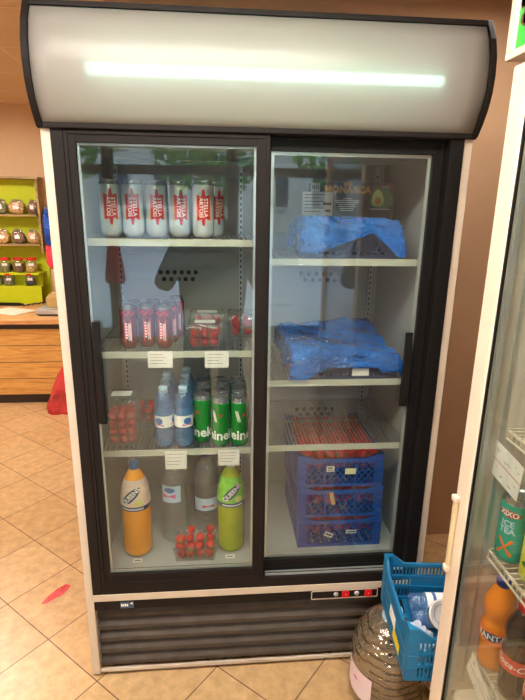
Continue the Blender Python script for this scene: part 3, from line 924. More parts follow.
# three stacked blue crates
CX, CY, CW, CD, CH = .862, .300, .300, .36, .105
zc = .4008
names = ['bottom', 'middle', 'top']
cm = None
for k in range(3):
    t = thing('fruit_crate', 'blue lattice crate of red strawberries, %s of the stack of three in the fridge' % names[k], 'crate', (CX+[.004, 0, -.006][k], CY, zc+k*(CH+.0158)), 0, 'stacked blue crates')
    if cm is None:
        first = crate_mesh(CW, CD, CH, K['cratenavy'], 'lattice', .012).build('crate_body', t); cm = first
    else:
        o = first.copy(); COL.objects.link(o); o.parent = t
    yy = -CD/2-.0015
    if k == 2:
        s = MB(); s.box(-.050, -.023, yy-.001, yy, .060, .080, K['card']); s.box(-.047, -.026, yy-.0014, yy-.001, .064, .067, K['ink']); s.box(-.046, -.030, yy-.0014, yy-.001, .071, .076, K['ink']); s.build('label', t)
        s = MB(); s.box(.015, .053, yy-.001, yy, .048, .070, mat('cream tag', (216, 214, 160), .7)); s.build('tag', t)
    if k == 0:
        s = MB(); s.box(-.016, .016, -.001, 0, -.009, .009, K['card']); s.box(-.012, .012, -.0014, -.001, -.003, .004, K['ink'])
        o = s.build('label', t); o.location = (-.040, yy, .050); o.rotation_euler.y = .4
        s = MB(); s.box(.022, .060, yy-.001, yy, .052, .066, K['card']); s.box(.026, .056, yy-.0014, yy-.001, .057, .061, K['ink']); s.build('tag', t)
    if k == 1:
        s = MB(); s.box(-.007, .007, -.001, 0, -.024, .024, mat('brown tag', (190, 150, 90), .7)); o = s.build('tag', t); o.location = (-.03, yy, .075); o.rotation_euler.y = -.2
    r = .0178
    z0 = zc+k*(CH+.0158)
    ybk = CY+CD/2-.012 if k == 2 else CY-CD/2+.10
    gr = berry_grid(-CW/2+.017, CW/2-.017, -CD/2+.017, ybk-CY-(.006 if k == 2 else 0), z0+(CH-.050 if k == 2 else .006), r, 2 if k == 2 else 2, 0, CX, CY)
    if k < 2: gr = [(a, b_, c_+(.030), d_, e_) for a, b_, c_, d_, e_ in gr]
    strawberries(gr, r, 'red strawberry in the %s blue crate of the stack' % names[k], 'strawberries in the %s blue crate' % names[k])

# film wrapped crates
def film(name, w, d, h, drops, seed, amp=.012, top_amp=.01, nx=80, ny=80, slopef=None):
    """blue film laid over a box w x d x h (origin: centre of box base); drops(side, u) -> how far it hangs"""
    rnd = random.Random(seed)
    ph = [(rnd.uniform(8, 60), rnd.uniform(8, 60), rnd.uniform(0, 6.28), rnd.uniform(.3, 1)) for _ in range(14)]
    def nz(u, v): 
        return sum(a*sin(fx*u+fy*v+p) for fx, fy, p, a in ph)/5.5
    E_ = .14
    vs = []; fs = []
    for j in range(ny+1):
        for i in range(nx+1):
            sx = -w/2-E_+(w+2*E_)*i/nx; sy = -d/2-E_+(d+2*E_)*j/ny
            ox = max(0, abs(sx)-w/2); oy = max(0, abs(sy)-d/2)
            x = max(-w/2, min(w/2, sx)); y = max(-d/2, min(d/2, sy))
            uu = x/w+.5; vv = y/d+.5
            fx = 0
            if oy > 0 and sy < 0: fx = drops('front', uu)/E_
            elif oy > 0: fx = drops('back', uu)/E_
            gx = drops('left' if sx < 0 else 'right', vv)/E_ if ox > 0 else 0
            drop = max(oy*fx, ox*gx) if not (ox > 0 and oy > 0) else min(max(oy*fx, ox*gx), h*.98)
            nn = nz(sx, sy)+.35*abs(sin(61*sx+23*sy+2*sin(40*sy)))+.25*abs(sin(-37*sx+71*sy+2*sin(33*sx)))
            out = .004+amp*abs(nn)+.10*drop
            x += (1 if sx > 0 else -1)*(out if ox > 0 else 0); y += (1 if sy > 0 else -1)*(out if oy > 0 else 0)
            z = h-drop+(top_amp*(nn+.9) if drop <= 0 else .002*nn)+.002
            if slopef: z += slopef(uu, vv) if drop <= 0 else slopef(uu, vv)*max(0, 1-drop/.05)
            z = max(.0005, z)
            vs.append((x, y, z))
    for j in range(ny):
        for i in range(nx):
            a = j*(nx+1)+i; fs.append((a, a+1, a+nx+2, a+nx+1))
    b = MB(); b.add(vs, fs, K['film'], True)
    return b.build(name)
# upper right: avocado carton standing behind a dark crate with film
t = thing('avocado_carton', 'black avocado carton with gold lettering standing at the back of the top right shelf', 'carton', (.905, .365, ZS['R1']+.0006))
b = MB(); x0, x1, z0, z1 = -.140, .142, 0, .232
b.box(x0, x1, 0, .10, z0, z1, K['carton']); b.build('carton_body', t, bevel=.002)
b = MB(); y = -.0006
text_flat(b, 'MONARCA', .032, K['gold'], (-.020, y, .208), bold=.0016)
b.add([(-.020+px*.8, y, .222+pz*.8) for px, pz in [(-.017, 0), (.017, 0), (.021, .017), (.010, .008), (0, .022), (-.010, .008), (-.021, .017)]], [(0, 1, 2, 3, 4, 5, 6)], K['gold'])
b.build('lettering', t)
b = MB()
for k, wd in enumerate((.03, .085, .08, .06, .06, .05, .045)): b.box(-.020-wd/2, -.020+wd/2, y-.0002, y, .178-k*.0065, .1805-k*.0065, K['whiteink'])
text_flat(b, 'CAT 1', .011, K['whiteink'], (.112, y-.0002, .217), bold=.0003); [b.box(.060+.010*k, .068+.010*k, y-.0002, y, .1445, .148, K['whiteink']) for k in range(7)]
b.build('small_print', t)
b = MB()
def avo(rx, rz_, cx, cz, n=26):
    return [(cx+rx*cos(a)*(1-.30*sin(a)), cz+rz_*sin(a)*(1.15 if sin(a) > 0 else .9)) for a in [2*PI*i/n for i in range(n)]]
for rx, rz_, cx, m, yy in ((.030, .034, .108, 'cartgreen', -.0004), (.027, .033, .086, 'cartgreen', -.0007), (.021, .027, .086, 'avoflesh', -.0010)):
    b.add([(px, y+yy, pz) for px, pz in avo(rx, rz_, cx, .180)], [tuple(range(26))], K[m])
b.add([(px, y-.0013, pz) for px, pz in ell(.011, .013, 16, .087, .173)], [tuple(range(16))], K['avostone'])
b.build('avocado_print', t)
b = MB(); b.box(-.196+.020, -.070, -.0035, -.0008, .121, .200, K['card']); b.box(-.148, -.117, -.0035, -.0008, .2005, .230, K['card'])
for k in range(6): b.box(-.168, -.10 - .012*(k % 2), -.0038, -.0035, .190-k*.011, .192-k*.011, K['ink'])
b.box(-.104, -.076, -.0038, -.0035, .158, .165, K['ink']); b.box(-.096, -.078, -.0038, -.0035, .135, .142, K['ink'])
for (gx, gz) in [(a, c) for a in range(4) for c in range(4) if (a*3+c*5) % 3]: b.box(-.145+gx*.0065, -.141+gx*.0065, -.0038, -.0035, .204+gz*.006, .208+gz*.006, K['ink'])
b.build('paper_sticker', t)
t = thing('fruit_crate', 'dark lattice crate under blue film on the top right shelf before the avocado carton', 'crate', (.848, .235, ZS['R1']+.0006))
crate_mesh(.285, .20, .088, K['crategrey'], 'lattice', .012).build('crate_body', t)
def dropA(side, u):
    if side == 'front': return .085 if u < .16 else (.085-.060*(u-.16)/.55 if u < .71 else (.025+(u-.71)*.26))
    if side == 'left': return .085
    if side == 'right': return .095
    return .02
f = film('plastic_film', .292, .205, .1015, dropA, 3, .008, .010); f.location = (.848, .235, ZS['R1']+.0006)
tag(f, 'blue plastic film draped over the dark crate on the top right shelf', 'plastic film')
# middle right shelf
t = thing('fruit_crate', 'dark low crate wrapped in blue film on the second right shelf', 'crate', (.850, .300, ZS['R2']+.0006))
crate_mesh(.335, .38, .062, K['crategrey'], 'slot', .006).build('crate_body', t)
b = MB(); b.box(.02, .075, -.1925, -.1905, .012, .036, K['card']); b.build('tag', t)
def dropB(side, u):
    if side == 'front': return .066 if u < .12 else (.062-.03*min(1, (u-.12)/.2) if u < .8 else .045)
    return .06
f = film('plastic_film', .343, .388, .069, dropB, 11, .010, .012, slopef=lambda u, v: .022*v+.012*sin(v*5+u*3)); f.location = (.850, .300, ZS['R2']+.0006)
tag(f, 'crumpled blue plastic film covering the crate on the second right shelf', 'plastic film')

# ------------------------------------------------------------------ price cards
def card(x0, x1, z0, z1, label, y=.0965, tilt=0):
    c = MB(); c.box(x0, x1, y-.0012, y, z0, z1, K['card'])
    w_ = x1-x0; rr = random.Random(int(x0*1000)+int(z0*100))
    for k in range(4):
        zz = z1-.010-k*(z1-z0-.014)/4; a = x0+w_*.1; e = x1-w_*(.12+.3*rr.random())
        c.box(a, e, y-.0015, y-.0012, zz-.0006, zz+.0006, K['ink'] if k != 1 else K['redink'])
    tag(c.build('price_card'), label, 'price card', 'price cards on the shelf rails')
card(.225, .300, 1.092, 1.145, 'white price card under the slim red cans')
card(.398, .472, 1.090, 1.143, 'white price card under the front strawberry punnet')
card(.264, .334, .742, .806, 'white price card hanging above the large clear water bottle')
card(.436, .506, .750, .806, 'white price card hanging above the green soda bottle')
for x, lb_ in ((.158, 'small white sticker on the fridge floor before the orange soda'), (.474, 'small white sticker on the fridge floor before the green soda')):
    s = MB(); s.box(x-.016, x+.016, .080, .100, .4002, .4010, K['card']); s.box(x-.011, x+.011, .087, .091, .4010, .4012, K['ink'])
    tag(s.build('sticker'), lb_, 'sticker')

# ------------------------------------------------------------------ right-hand fridge (front faces -x)
FX = .980
rf = thing('display_refrigerator', 'cream white glass-door drinks refrigerator at the right edge', 'refrigerator', (0, 0, 0))
YA, YZ = -.432, -1.12     # near the crate / far (towards the camera)
b = MB(); cw = K['fr_white']
b.box(FX+.03, 1.62, YA-.04, YA, .06, 1.83, cw); b.box(FX+.03, 1.62, YZ, YZ+.04, .06, 1.83, cw)
b.box(1.58, 1.62, YZ+.04, YA-.04, .06, 1.83, cw); b.box(FX+.03, 1.58, YZ+.04, YA-.04, 1.80, 1.83, cw)
b.box(FX+.03, 1.58, YZ+.04, YA-.04, .06, .42, cw)
b.build('cabinet', rf, bevel=.003)
b = MB()
b.box(FX+.032, 1.578, YA-.045, YA-.0405, .42, 1.80, K['fr_liner']); b.box(FX+.032, 1.578, YZ+.0405, YZ+.045, .42, 1.80, K['fr_liner'])
b.box(1.574, 1.5795, YZ+.045, YA-.045, .42, 1.80, K['fr_liner'])
b.box(FX+.055, FX+.062, YA-.0475, YA-.0455, .45, 1.78, K['alu'])
b.build('liner', rf)
d = MB(); gy0, gy1, gz0, gz1 = YZ+.055, YA-.052, .34, 1.777
d.box(FX, FX+.028, YA-.052, YA, .12, 1.83, cw); d.box(FX, FX+.028, YZ, YZ+.055, .12, 1.83, cw)
d.box(FX, FX+.028, YZ+.055, YA-.052, gz1, 1.83, cw); d.box(FX, FX+.028, YZ+.055, YA-.052, .12, gz0, cw)
dd = d.build('hinged_door', rf, bevel=.004)
MB().box(FX+.010, FX+.014, gy0, gy1, gz0, gz1, K['glass']).build('glass_pane', dd)
b = MB(); b.box(FX+.015, FX+.026, YA-.058, YA-.0525, gz0, gz1, K['alu']); b.box(FX+.004, FX+.0095, YA-.056, YA-.0525, gz0, gz1, K['blackr']); b.build('door_gasket', dd)
h = MB(); h.box(FX-.010, FX-.001, YA-.022, YA-.008, .765, .945, mat('cream handle', (216, 200, 160), .5)); h.box(FX-.014, FX-.001, YA-.024, YA-.006, .940, .955, K['fr_white']); h.box(FX-.014, FX-.001, YA-.024, YA-.006, .755, .770, K['fr_white'])
h.build('handle', dd, bevel=.003)
# sign box
b = MB(); sy = YA+.040
b.box(FX+.002, 1.5, YZ, sy-.0, 1.846, 1.860, cw); b.box(FX+.002, FX+.04, sy-.022, sy, 1.860, 2.24, cw); b.box(FX+.002, FX+.04, YZ, YZ+.02, 1.860, 2.24, cw)
b.box(FX+.002, FX+.04, YZ, sy, 2.24, 2.26, cw); b.box(FX+.05, 1.5, YZ, sy, 1.860, 2.26, cw)
b.box(FX+.06, 1.48, YZ+.02, YA-.02, 1.8305, 1.846, K['blackr'])
sb = b.build('sign_box', rf, bevel=.002)
b = MB(); b.box(FX+.008, FX+.014, YZ+.02, sy-.022, 1.860, 2.24, K['signgreen'])
for k in range(22):
    yy = sy-.028-.0016*k*(1+.5*sin(k*2.7)); zz = 1.955+.006*k*sin(k*1.3+1)+.03*cos(k)
    b.add([(FX+.0076, yy+.007*cos(a), zz+.010*sin(a)) for a in [q*PI/3+k for q in range(6)]], [(0, 1, 2, 3, 4, 5)], K['signbrown'])
tag(b.build('poster', sb), 'green poster with brown leaf print')
# its shelves: wire along y
def rf_shelf(z, x0=1.05):
    s = MB(); ya, yb = YZ+.05, YA-.052
    n = int((yb-ya)/.016)
    for k in range(n+1):
        y = ya+(yb-ya)*k/n; s.box(x0, 1.55, y-.0016, y+.0016, z-.003, z, K['fr_white'])
        s.box(x0-.002, x0+.001, y-.0016, y+.0016, z-.022, z, K['fr_white'])
    for x in (x0, 1.3, 1.548): s.box(x-.0025, x+.0025, ya, yb, z-.008, z-.003, K['fr_white'])
    s.box(x0-.004, x0-.001, ya, yb, z-.025, z-.021, K['fr_white'])
    s.build('wire_shelf', rf)
for z in (.547, .838, 1.135, 1.45): rf_shelf(z)
# contents
def ice_can(label, m, txt=True):
    t = thing('drink_can', label, 'can')
    b = can_mesh(.033, .156, m, K['silver']); R = .0333
    A = PI+.55   # faces the camera
    if txt:
        patch_cyl(b, ell(.025, .0085), K['beerred'], R, .122, A, 8); text_cyl(b, 'XIXO', .0165, K['whiteink'], R+.0006, .122, A, bold=.0006)
        text_cyl(b, 'ICE\nTEA', .0195, K['palecap'], R+.0003, .090, A, bold=.0006)
        for s_ in (-1, 1): patch_cyl(b, [(-.004, -.024), (.004, -.024), (.004, .024), (-.004, .024)], K['orlabel'], R+.0004+.0002*s_, .042, A, 6, rot=s_*.7)
    else:
        patch_cyl(b, ell(.02, .018), K['beerred'], R, .112, A, 8); patch_cyl(b, ell(.015, .013), K['whiteink'], R+.0003, .112, A, 8)
        patch_cyl(b, ell(.01, .009), K['redlabel'], R+.0006, .112, A, 6)
        for k in range(5): patch_cyl(b, ell(.009, .006), K['cartgreen'], R+.0003, .02+.013*k, A+.5*sin(k*2.), 4)
    b.build('can_body', t); return t
c1 = ice_can('teal iced tea can at the left of the upper visible shelf in the right fridge', K['teal']); c1.location = (1.077, -.515, .8385)
c2 = ice_can('yellow-green drink can right of the teal iced tea can', K['yellow'], False); c2.location = (1.090, -.590, .8385)
def pulpy(name, label, H, body, cap, lab_m, word, italic=0, inner=None):
    t = thing(name, label, 'bottle'); R = .035
    pr = [(.022, 0), (.031, .004), (R-.003, .02), (R-.003, .07), (R-.001, .078), (R-.001, .112), (R-.005, .122), (R-.008, .132), (R-.003, .146), (R, .165), (R-.003, .184), (R-.010, .200), (.018, .213), (.013, .222), (.0125, H-.016)]
    MB().lathe(pr, body, 28).build('bottle_body', t)
    c = MB(); c.lathe([(.0155, H-.018), (.0155, H-.002), (.014, H)], cap, 20)
    for k in range(20): c.box(.0152, .0160, -.0006, .0006, H-.017, H-.003, cap, T=Matrix.Rotation(2*PI*k/20, 4, 'Z'))
    c.build('cap', t)
    l = MB(); l.lathe([(R-.0002, .078), (R-.0002, .113)], lab_m, 28, cap=False)
    A = PI+.75
    if word == 'FANTA':
        patch_cyl(l, ell(.026, .011), K['navy'], R+.0002, .097, A, 6, rot=.1)
    text_cyl(l, word, .021 if word == 'FANTA' else .022, K['whiteink'], R+.0006, .096, A, bold=.0004, shear=italic, rot=.1 if word == 'FANTA' else -.05)
    text_cyl(l, word, .018, K['whiteink'], R+.0006, .096, A+2.2, bold=.0004, shear=italic)
    l.build('label', t); return t
zf = .5475
f1 = pulpy('soda_bottle', 'orange soda bottle with dark blue cap in the lower right fridge', .238, K['fanta'], K['navycap'], K['orlabel'], 'FANTA'); f1.location = (1.075, -.5165, zf)
f2 = pulpy('soda_bottle', 'cola bottle with red cap next to the orange soda in the right fridge', .238, K['cola'], K['redcap'], K['redlabel'], 'Coca-Cola', .35); f2.location = (1.082, -.594, zf)
f3 = pulpy('soda_bottle', 'cola bottle at the right edge nearest the camera in the right fridge', .238, K['cola'], K['redcap'], K['redlabel'], 'Coca-Cola', .35); f3.location = (1.088, -.674, zf)
# tilted price cards on the right fridge shelf
def tilted_card(c, w_, h_, rot, label):
    s = MB(); s.box(-.0006, .0006, -w_/2, w_/2, -h_/2, h_/2, K['card'])
    s.box(-.0010, -.0006, -w_/2, w_/2, -.001, .001, K['redink'])
    rr = random.Random(5)
    for k in range(16):
        y = -w_/2*.8+w_*.8*rr.random(); z = (h_*.12+h_*.25*rr.random())*(1 if k % 3 else -1)
        s.box(-.0010, -.0006, y-.002-.003*rr.random(), y+.003, z-.0006, z+.0006, K['ink'])
    o = s.build('price_card'); o.location = c; o.rotation_euler = (rot, 0, 0); tag(o, label, 'price card', 'handwritten price cards in the right fridge')
tilted_card((1.030, -.526, 1.062), .106, .078, .10, 'tilted white handwritten price card above the teal iced tea can')
tilted_card((1.030, -.560, .525), .115, .060, .30, 'tilted white handwritten price card before the orange soda bottle')

# ------------------------------------------------------------------ big water bottle and the cyan crate on it
def carboy(label, loc):
    t = thing('water_jug', label, 'bottle', loc); R = .119; H = .356
    vs = []; fs = []; n = 72; prof_ = []; gr_ = []
    N = 90
    for j in range(N+1):
        zz = (H-.02)*j/N
        if zz < .03: r = R*(.86+.14*(zz/.03)**.5)
        elif zz < .21: r = R
        else:
            t_ = (zz-.21)/(H-.02-.21); r = .024+(R-.024)*math.sqrt(max(0, 1-t_**2.3))*(1-.15*t_) if t_ < .97 else .024
            r = max(r, .024)
        prof_.append((r, zz))
    for (r, zz) in prof_:
        for i in range(n):
            a = 2*PI*i/n
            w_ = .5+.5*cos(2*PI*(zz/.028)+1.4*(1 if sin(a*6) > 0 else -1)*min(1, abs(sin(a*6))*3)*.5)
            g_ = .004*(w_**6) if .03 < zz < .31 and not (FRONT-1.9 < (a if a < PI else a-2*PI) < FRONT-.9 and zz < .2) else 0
            vs.append(((r-g_)*cos(a), (r-g_)*sin(a), zz)); gr_.append(g_)
    fg = []
    for j in range(N):
        for i in range(n):
            f_ = (j*n+i, j*n+(i+1) % n, (j+1)*n+(i+1) % n, (j+1)*n+i)
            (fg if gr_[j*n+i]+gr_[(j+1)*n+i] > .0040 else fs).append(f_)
    fs.append(tuple(range(n))[::-1]); fs.append(tuple(N*n+i for i in range(n)))
    b = MB(); b.add(vs, fs, K['bigpet'], True)
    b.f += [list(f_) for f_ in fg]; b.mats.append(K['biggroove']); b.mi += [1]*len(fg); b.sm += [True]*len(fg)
    b.build('bottle_body', t)
    MB().lathe([(R-.02, .004), (R-.008, .02), (R-.008, .21), (R-.03, .26)], K['jugwater'], 40).build('water', t)
    c = MB(); c.lathe([(.029, H-.022), (.029, H), (.026, H+.004)], K['palecap'], 26); c.lathe([(.033, H-.032), (.033, H-.024)], K['palecap'], 26)
    for k in range(26): c.box(.0285, .0298, -.0012, .0012, H-.02, H-.002, K['palecap'], T=Matrix.Rotation(2*PI*k/26, 4, 'Z'))
    c.build('cap', t)
    l = MB(); l.lathe([(R+.001, .07), (R+.001, .17)], mat('pale pink label', (222, 206, 214), .5), 24, a0=FRONT-2.0, a1=FRONT-.75, cap=False)
    patch_cyl(l, ell(.012, .006), K['pinkink'], R+.0015, .13, FRONT-1.3, 4)
    l.build('label', t)
    return t
carboy('large clear water jug on the floor under the cyan crate, in front of the louvres', (.984, -.140, .0005))
carboy('large clear water jug on the floor behind the right fridge under the cyan crate', (1.226, -.145, .0005))
ZB = .3605
t = thing('fruit_crate', 'cyan blue plastic crate balanced on the large water jugs', 'crate', (1.090, -.258, ZB), -.10)
crate_mesh(.300, .300, .138, K['crateblue'], 'slot', .028, th=.008).build('crate_body', t, bevel=.0012)
# solid inner band on the back wall and side label
b = MB(); b.box(-.06, .118, .1448, .1478, .014, .095, K['crateblue']); b.build('solid_panel', t)
b = MB(); b.box(-.1516, -.1502, -.03, .03, .050, .085, K['whiteink']); b.box(-.1519, -.1516, -.09, -.02, .020, .052, K['yellowink']); b.build('side_label', t)
# things inside the crate
zc2 = ZB+.005
def milkpack():
    t = thing('water_bottle', 'x', 'bottle')
    pr = profile_bottle(.17, .028, .0125, .014, .016, .7, .0012, 6)
    MB().lathe(pr, K['petblue'], 20).build('bottle_body', t)
    MB().lathe([(.014, .154), (.014, .17)], K['palecap'], 16).build('cap', t)
    l = MB(); l.lathe([(.0286, .05), (.0286, .11)], K['whiteink'], 20, cap=False); l.lathe([(.0288, .07), (.0288, .08)], K['blueink'], 20, cap=False); l.build('label', t)
    return t
mp = milkpack()
for i, (x, y, rz, lab) in enumerate([(1.075, -.155, -.1, 'small blue-labelled bottle lying at the back of the cyan crate'), (1.062, -.216, -.1, 'small blue-labelled bottle lying in the middle of the cyan crate')]):
    o = mp if i == 0 else dup(mp, (0, 0, 0), 0, lab)
    o['label'] = lab; o['group'] = 'small bottles in the cyan crate'
    o.location = (x-.05, y, zc2+.030+.0); o.rotation_euler = (0, PI/2, rz)
# dairy tub with round lid, tilted
t = thing('dairy_tub', 'white round dairy tub with silver lid lying tilted in the cyan crate', 'tub', (1.062, -.300, .478))
t.rotation_euler = (.75, -.25, .2)
b = MB(); b.lathe([(.032, -.045), (.038, 0), (.041, .001), (.041, .004)], K['whiteink'], 30); b.build('tub_body', t)
b = MB(); b.lathe([(.0415, .0042), (.0415, .0062), (.035, .0068), (.034, .0052), (.0005, .0052)], mat('pale foil lid', (206, 208, 206), .35, .2), 30)
b.lathe([(.0275, .0070), (.0262, .0070)], K['ink'], 30, cap=False)
text_flat(b, 'bi', .032, K['ink'], (0, -.002, .0072), (1, 0, 0), (0, 1, 0), bold=.0006, shear=.2)
b.build('lid', t)
b = MB(); b.box(-.045, .045, -.018, .018, 0, .078, K['orlabel']); b.box(-.0455, -.02, -.0185, .0185, .01, .0785, K['whiteink']); b.ball((.015, -.0185, .055), .012, K['yellowink'], 10, 1, .1, 1)
o = b.build('snack_box', bevel=.003); o.location = (1.075, -.375, ZB+.006); o.rotation_euler = (0, 0, -.1); tag(o, 'small orange and white food box at the front of the cyan crate', 'food box')
# crumpled white-blue bag
def blob(name, w, d, h, m, seed, n=22, amp=.18):
    rnd = random.Random(seed); ph = [(rnd.uniform(1, 6), rnd.uniform(1, 6), rnd.uniform(0, 6)) for _ in range(9)]
    vs = []; fs = []
    for j in range(n+1):
        t_ = PI*j/n
        for i in range(n*2):
            a = PI*i/n
            k = 1+amp*sum(sin(f1_*a*1.0+f2_*t_*2+p_) for f1_, f2_, p_ in [(round(p[0]), p[1], p[2]) for p in ph])/5
            x = sin(t_)*cos(a); y = sin(t_)*sin(a); z = -cos(t_)
            x = math.copysign(abs(x)**.75, x); y = math.copysign(abs(y)**.75, y)
            vs.append((x*w/2*k, y*d/2*k, max(0, (z*.5+.5)*h*(k if z > 0 else 1))))
    for j in range(n):
        for i in range(n*2): fs.append((j*2*n+i, j*2*n+(i+1) % (2*n), (j+1)*2*n+(i+1) % (2*n), (j+1)*2*n+i))
    b = MB(); b.add(vs, fs, m, True); return b.build(name)
bagm = mat('white blue carrier plastic', (196, 206, 230), .3, var=.35, vscale=30, bump=.8, bscale=60)
o = blob('carrier_bag', .065, .085, .09, bagm, 4); o.location = (.990, -.325, zc2+.001); tag(o, 'crumpled white and blue plastic bag in the cyan crate', 'bag')
o = blob('carrier_bag', .065, .065, .09, bagm, 9); o.location = (1.180, -.285, zc2+.001); tag(o, 'crumpled pale bag at the back of the cyan crate behind the tub', 'bag')

# ------------------------------------------------------------------ counter and shelves on the left
ct = thing('shop_counter', 'wooden plank counter with dark base in the far left corner', 'counter', (0, 0, 0))
X0, X1, Y0, Y1 = -2.3, -.62, 2.58, 3.0
b = MB(); b.box(X0, X1, Y0+.012, Y1, .06, .66, K['darkband'])
b.build('carcass', ct)
b = MB(); zz = .075
for k in range(4):
    hgt = (.62-.075)/4; b.box(X0, X1, Y0, Y0+.012, zz+k*hgt+.003, zz+(k+1)*hgt-.003, K['wood'])
b.build('plank_front', ct, bevel=.002)
MB().box(X0, X1, Y0+.02, Y1, 0, .07, K['darkband']).build('plinth', ct)
MB().box(X0, X1, Y0-.01, Y0+.012, .625, .660, K['darkband']).build('upper_band', ct)
MB().box(X0-.02, X1+.02, Y0-.03, 3.27, .66, .70, K['woodtop']).build('worktop', ct, bevel=.006)
MB().box(X0, X1, 3.0, 3.25, 0, .655, K['darkband']).build('back_panel', ct)

su = thing('wall_shelf_unit', 'lime green wall shelf unit with wooden edges behind the counter', 'shelf unit', (0, 0, 0))
sx0, sx1, syf, syb = -2.25, -1.085, 3.29, 3.415
MB().box(sx0, sx1, syb-.012, syb, .705, 1.755, K['lime']).build('back_board', su)
MB().box(sx1-.018, sx1, syf, syb-.013, 1.14, 1.755, K['greywood']).build('side_board', su)
MB().box(sx0, sx0+.018, syf, syb-.013, .705, 1.755, K['greywood']).build('side_board', su)
MB().box(sx0, sx1+.01, syf-.01, syb-.001, 1.757, 1.775, K['greywood']).build('top_board', su)
for z in (1.465, 1.215):
    MB().box(sx0+.019, sx1-.019, syf-.03, syb-.013, z-.016, z, K['greywood']).build('shelf', su)
MB().box(sx0+.019, sx1-.03, syf-.09, syb-.013, .955, .968, K['lime']).build('shelf', su)
MB().box(sx0+.019, sx1-.03, syf-.005, syf+.003, .86, .954, K['lime']).build('riser', su)
MB().box(sx0+.019, sx1-.02, syf-.10, syf+.003, .845, .858, K['lime']).build('shelf', su)
MB().box(sx0+.019, sx1-.02, syf-.10, syf-.092, .703, .844, K['lime']).build('riser', su)

def jar(label, h, r, fill, lidm=None):
    t = thing('food_jar', label, 'jar')
    MB().lathe([(r*.9, 0), (r, .006), (r, h*.72), (r*.9, h*.82), (r*.8, h*.84)], K['jarglass'], 18).build('jar_glass', t)
    MB().lathe([(r*.86, .002), (r*.95, .008), (r*.95, h*.55), (r*.9, h*.58)], fill, 18).build('contents', t)
    if lidm: MB().lathe([(r*.92, h*.845), (r*.92, h*.96), (r*.86, h)], lidm, 18).build('lid', t)
    l = MB(); patch_cyl(l, [(-r*.45, -.012), (r*.45, -.012), (r*.45, .012), (-r*.45, .012)], K['card'], r+.0008, h*.55, FRONT+.25, 4); l.build('label', t)
    return t
def pack(label, w, h, fill):
    t = thing('snack_bag', label, 'snack bag')
    o = blob('bag_contents', w, .06, h*.8, fill, int(w*1000)); o.parent = t
    o = blob('bag_film', w*1.06, .066, h*.93, K['bag'], int(h*999)); o.parent = t
    b = MB(); b.prism([(-w*.25, h*.82), (w*.25, h*.82), (w*.38, h), (-w*.38, h)], 'y', -.002, .002, K['bag']); b.build('twisted_top', t)
    b = MB(); b.box(-w*.18, w*.18, -.036, -.035, h*.35, h*.6, K['card']); b.build('label', t)
    return t
cs = ['farthest left', 'left', 'middle', 'right']
for i, (x, w_, f_) in enumerate([(-1.415, .10, 'herb'), (-1.285, .13, 'snack'), (-1.150, .085, 'snack2')]):
    o = pack('clear bag of %s on the upper lime shelf, %s one' % (('green dried food', 'pale snacks', 'brown snacks')[i], cs[i+1]), w_, .12, K[f_]); o.location = (x, 3.33, 1.466)
for i, (x, w_, f_) in enumerate([(-1.430, .11, 'snack'), (-1.300, .11, 'snack2'), (-1.172, .10, 'snack')]):
    o = pack('clear bag of %s on the second lime shelf, %s one' % (('beige nuts', 'dark nuts', 'yellow crisps')[i], cs[i+1]), w_, .12, K[f_]); o.location = (x, 3.33, 1.216)
for i, (x, f_) in enumerate([(-1.540, 'snack2'), (-1.430, 'herb'), (-1.315, 'snack2'), (-1.205, 'snack')]):
    o = jar('red-lidded jar on the third lime shelf, %s of four' % cs[i], .125, .049, K[f_], K['jarlid']); o.location = (x, 3.30, .969)
for i, (x, f_) in enumerate([(-1.485, 'herb'), (-1.385, 'herb'), (-1.205, 'tyre')]):
    o = jar('red-lidded jar of %s on the lowest lime shelf, %s' % (('green herbs', 'pale herbs', 'black contents')[i], ('left', 'beside the left one', 'standing alone')[i]), .108, .045, K[f_], K['jarlid']); o.location = (x, 3.235, .859)
# hanging snack packs beside the unit
o = blob('hanging_snack_bag', .10, .05, .30, K['foilblue'], 12); o.location = (-1.02, 3.30, 1.17); tag(o, 'shiny blue snack pack hanging beside the lime shelf unit', 'snack bag')
o = blob('hanging_snack_bag', .11, .05, .19, K['pinkwrap'], 14); o.location = (-1.0, 3.26, 1.0); tag(o, 'pink and red wrapped snack pack right of the red-lidded jars', 'snack bag')
hk = MB(); hk.box(-1.07, -.95, 3.36, 3.415, 1.46, 1.50, K['greywood']); hk.cyl((-1.02, 3.30, 1.48), (-1.02, 3.36, 1.48), .004, K['alu']); tag(hk.build('wall_hook'), 'small wooden hook board on the far wall beside the lime shelves', 'hook')
# counter clutter
ztop = .7005
b = MB(); b.box(-.11, .11, -.15, .15, 0, .004, K['paper']); o = b.build('paper_sheet'); o.location = (-1.25, 2.86, ztop); o.rotation_euler.z = 1.1; tag(o, 'cream paper sheet lying on the counter top', 'paper')
b = MB(); b.box(-.12, .12, -.03, .03, 0, .012, K['blackr']); b.box(-.10, .10, -.012, .012, .012, .020, K['black']); o = b.build('notebook'); o.location = (-1.38, 3.14, ztop); o.rotation_euler.z = -.1; tag(o, 'flat black folder on the counter behind the paper sheet', 'folder')
t = thing('weighing_scale', 'grey weighing scale with tan box at the right of the counter', 'scale', (-.87, 2.78, ztop))
b = MB(); b.box(-.13, .12, -.10, .12, .012, .05, K['alu']); b.prism([(-.13, .012), (-.10, .0), (.10, 0), (.12, .012)], 'y', -.1, .1, K['blackr']); b.build('base', t, bevel=.004)
MB().box(-.10, .12, -.08, .10, .052, .058, K['alu']).build('weighing_plate', t, bevel=.002)
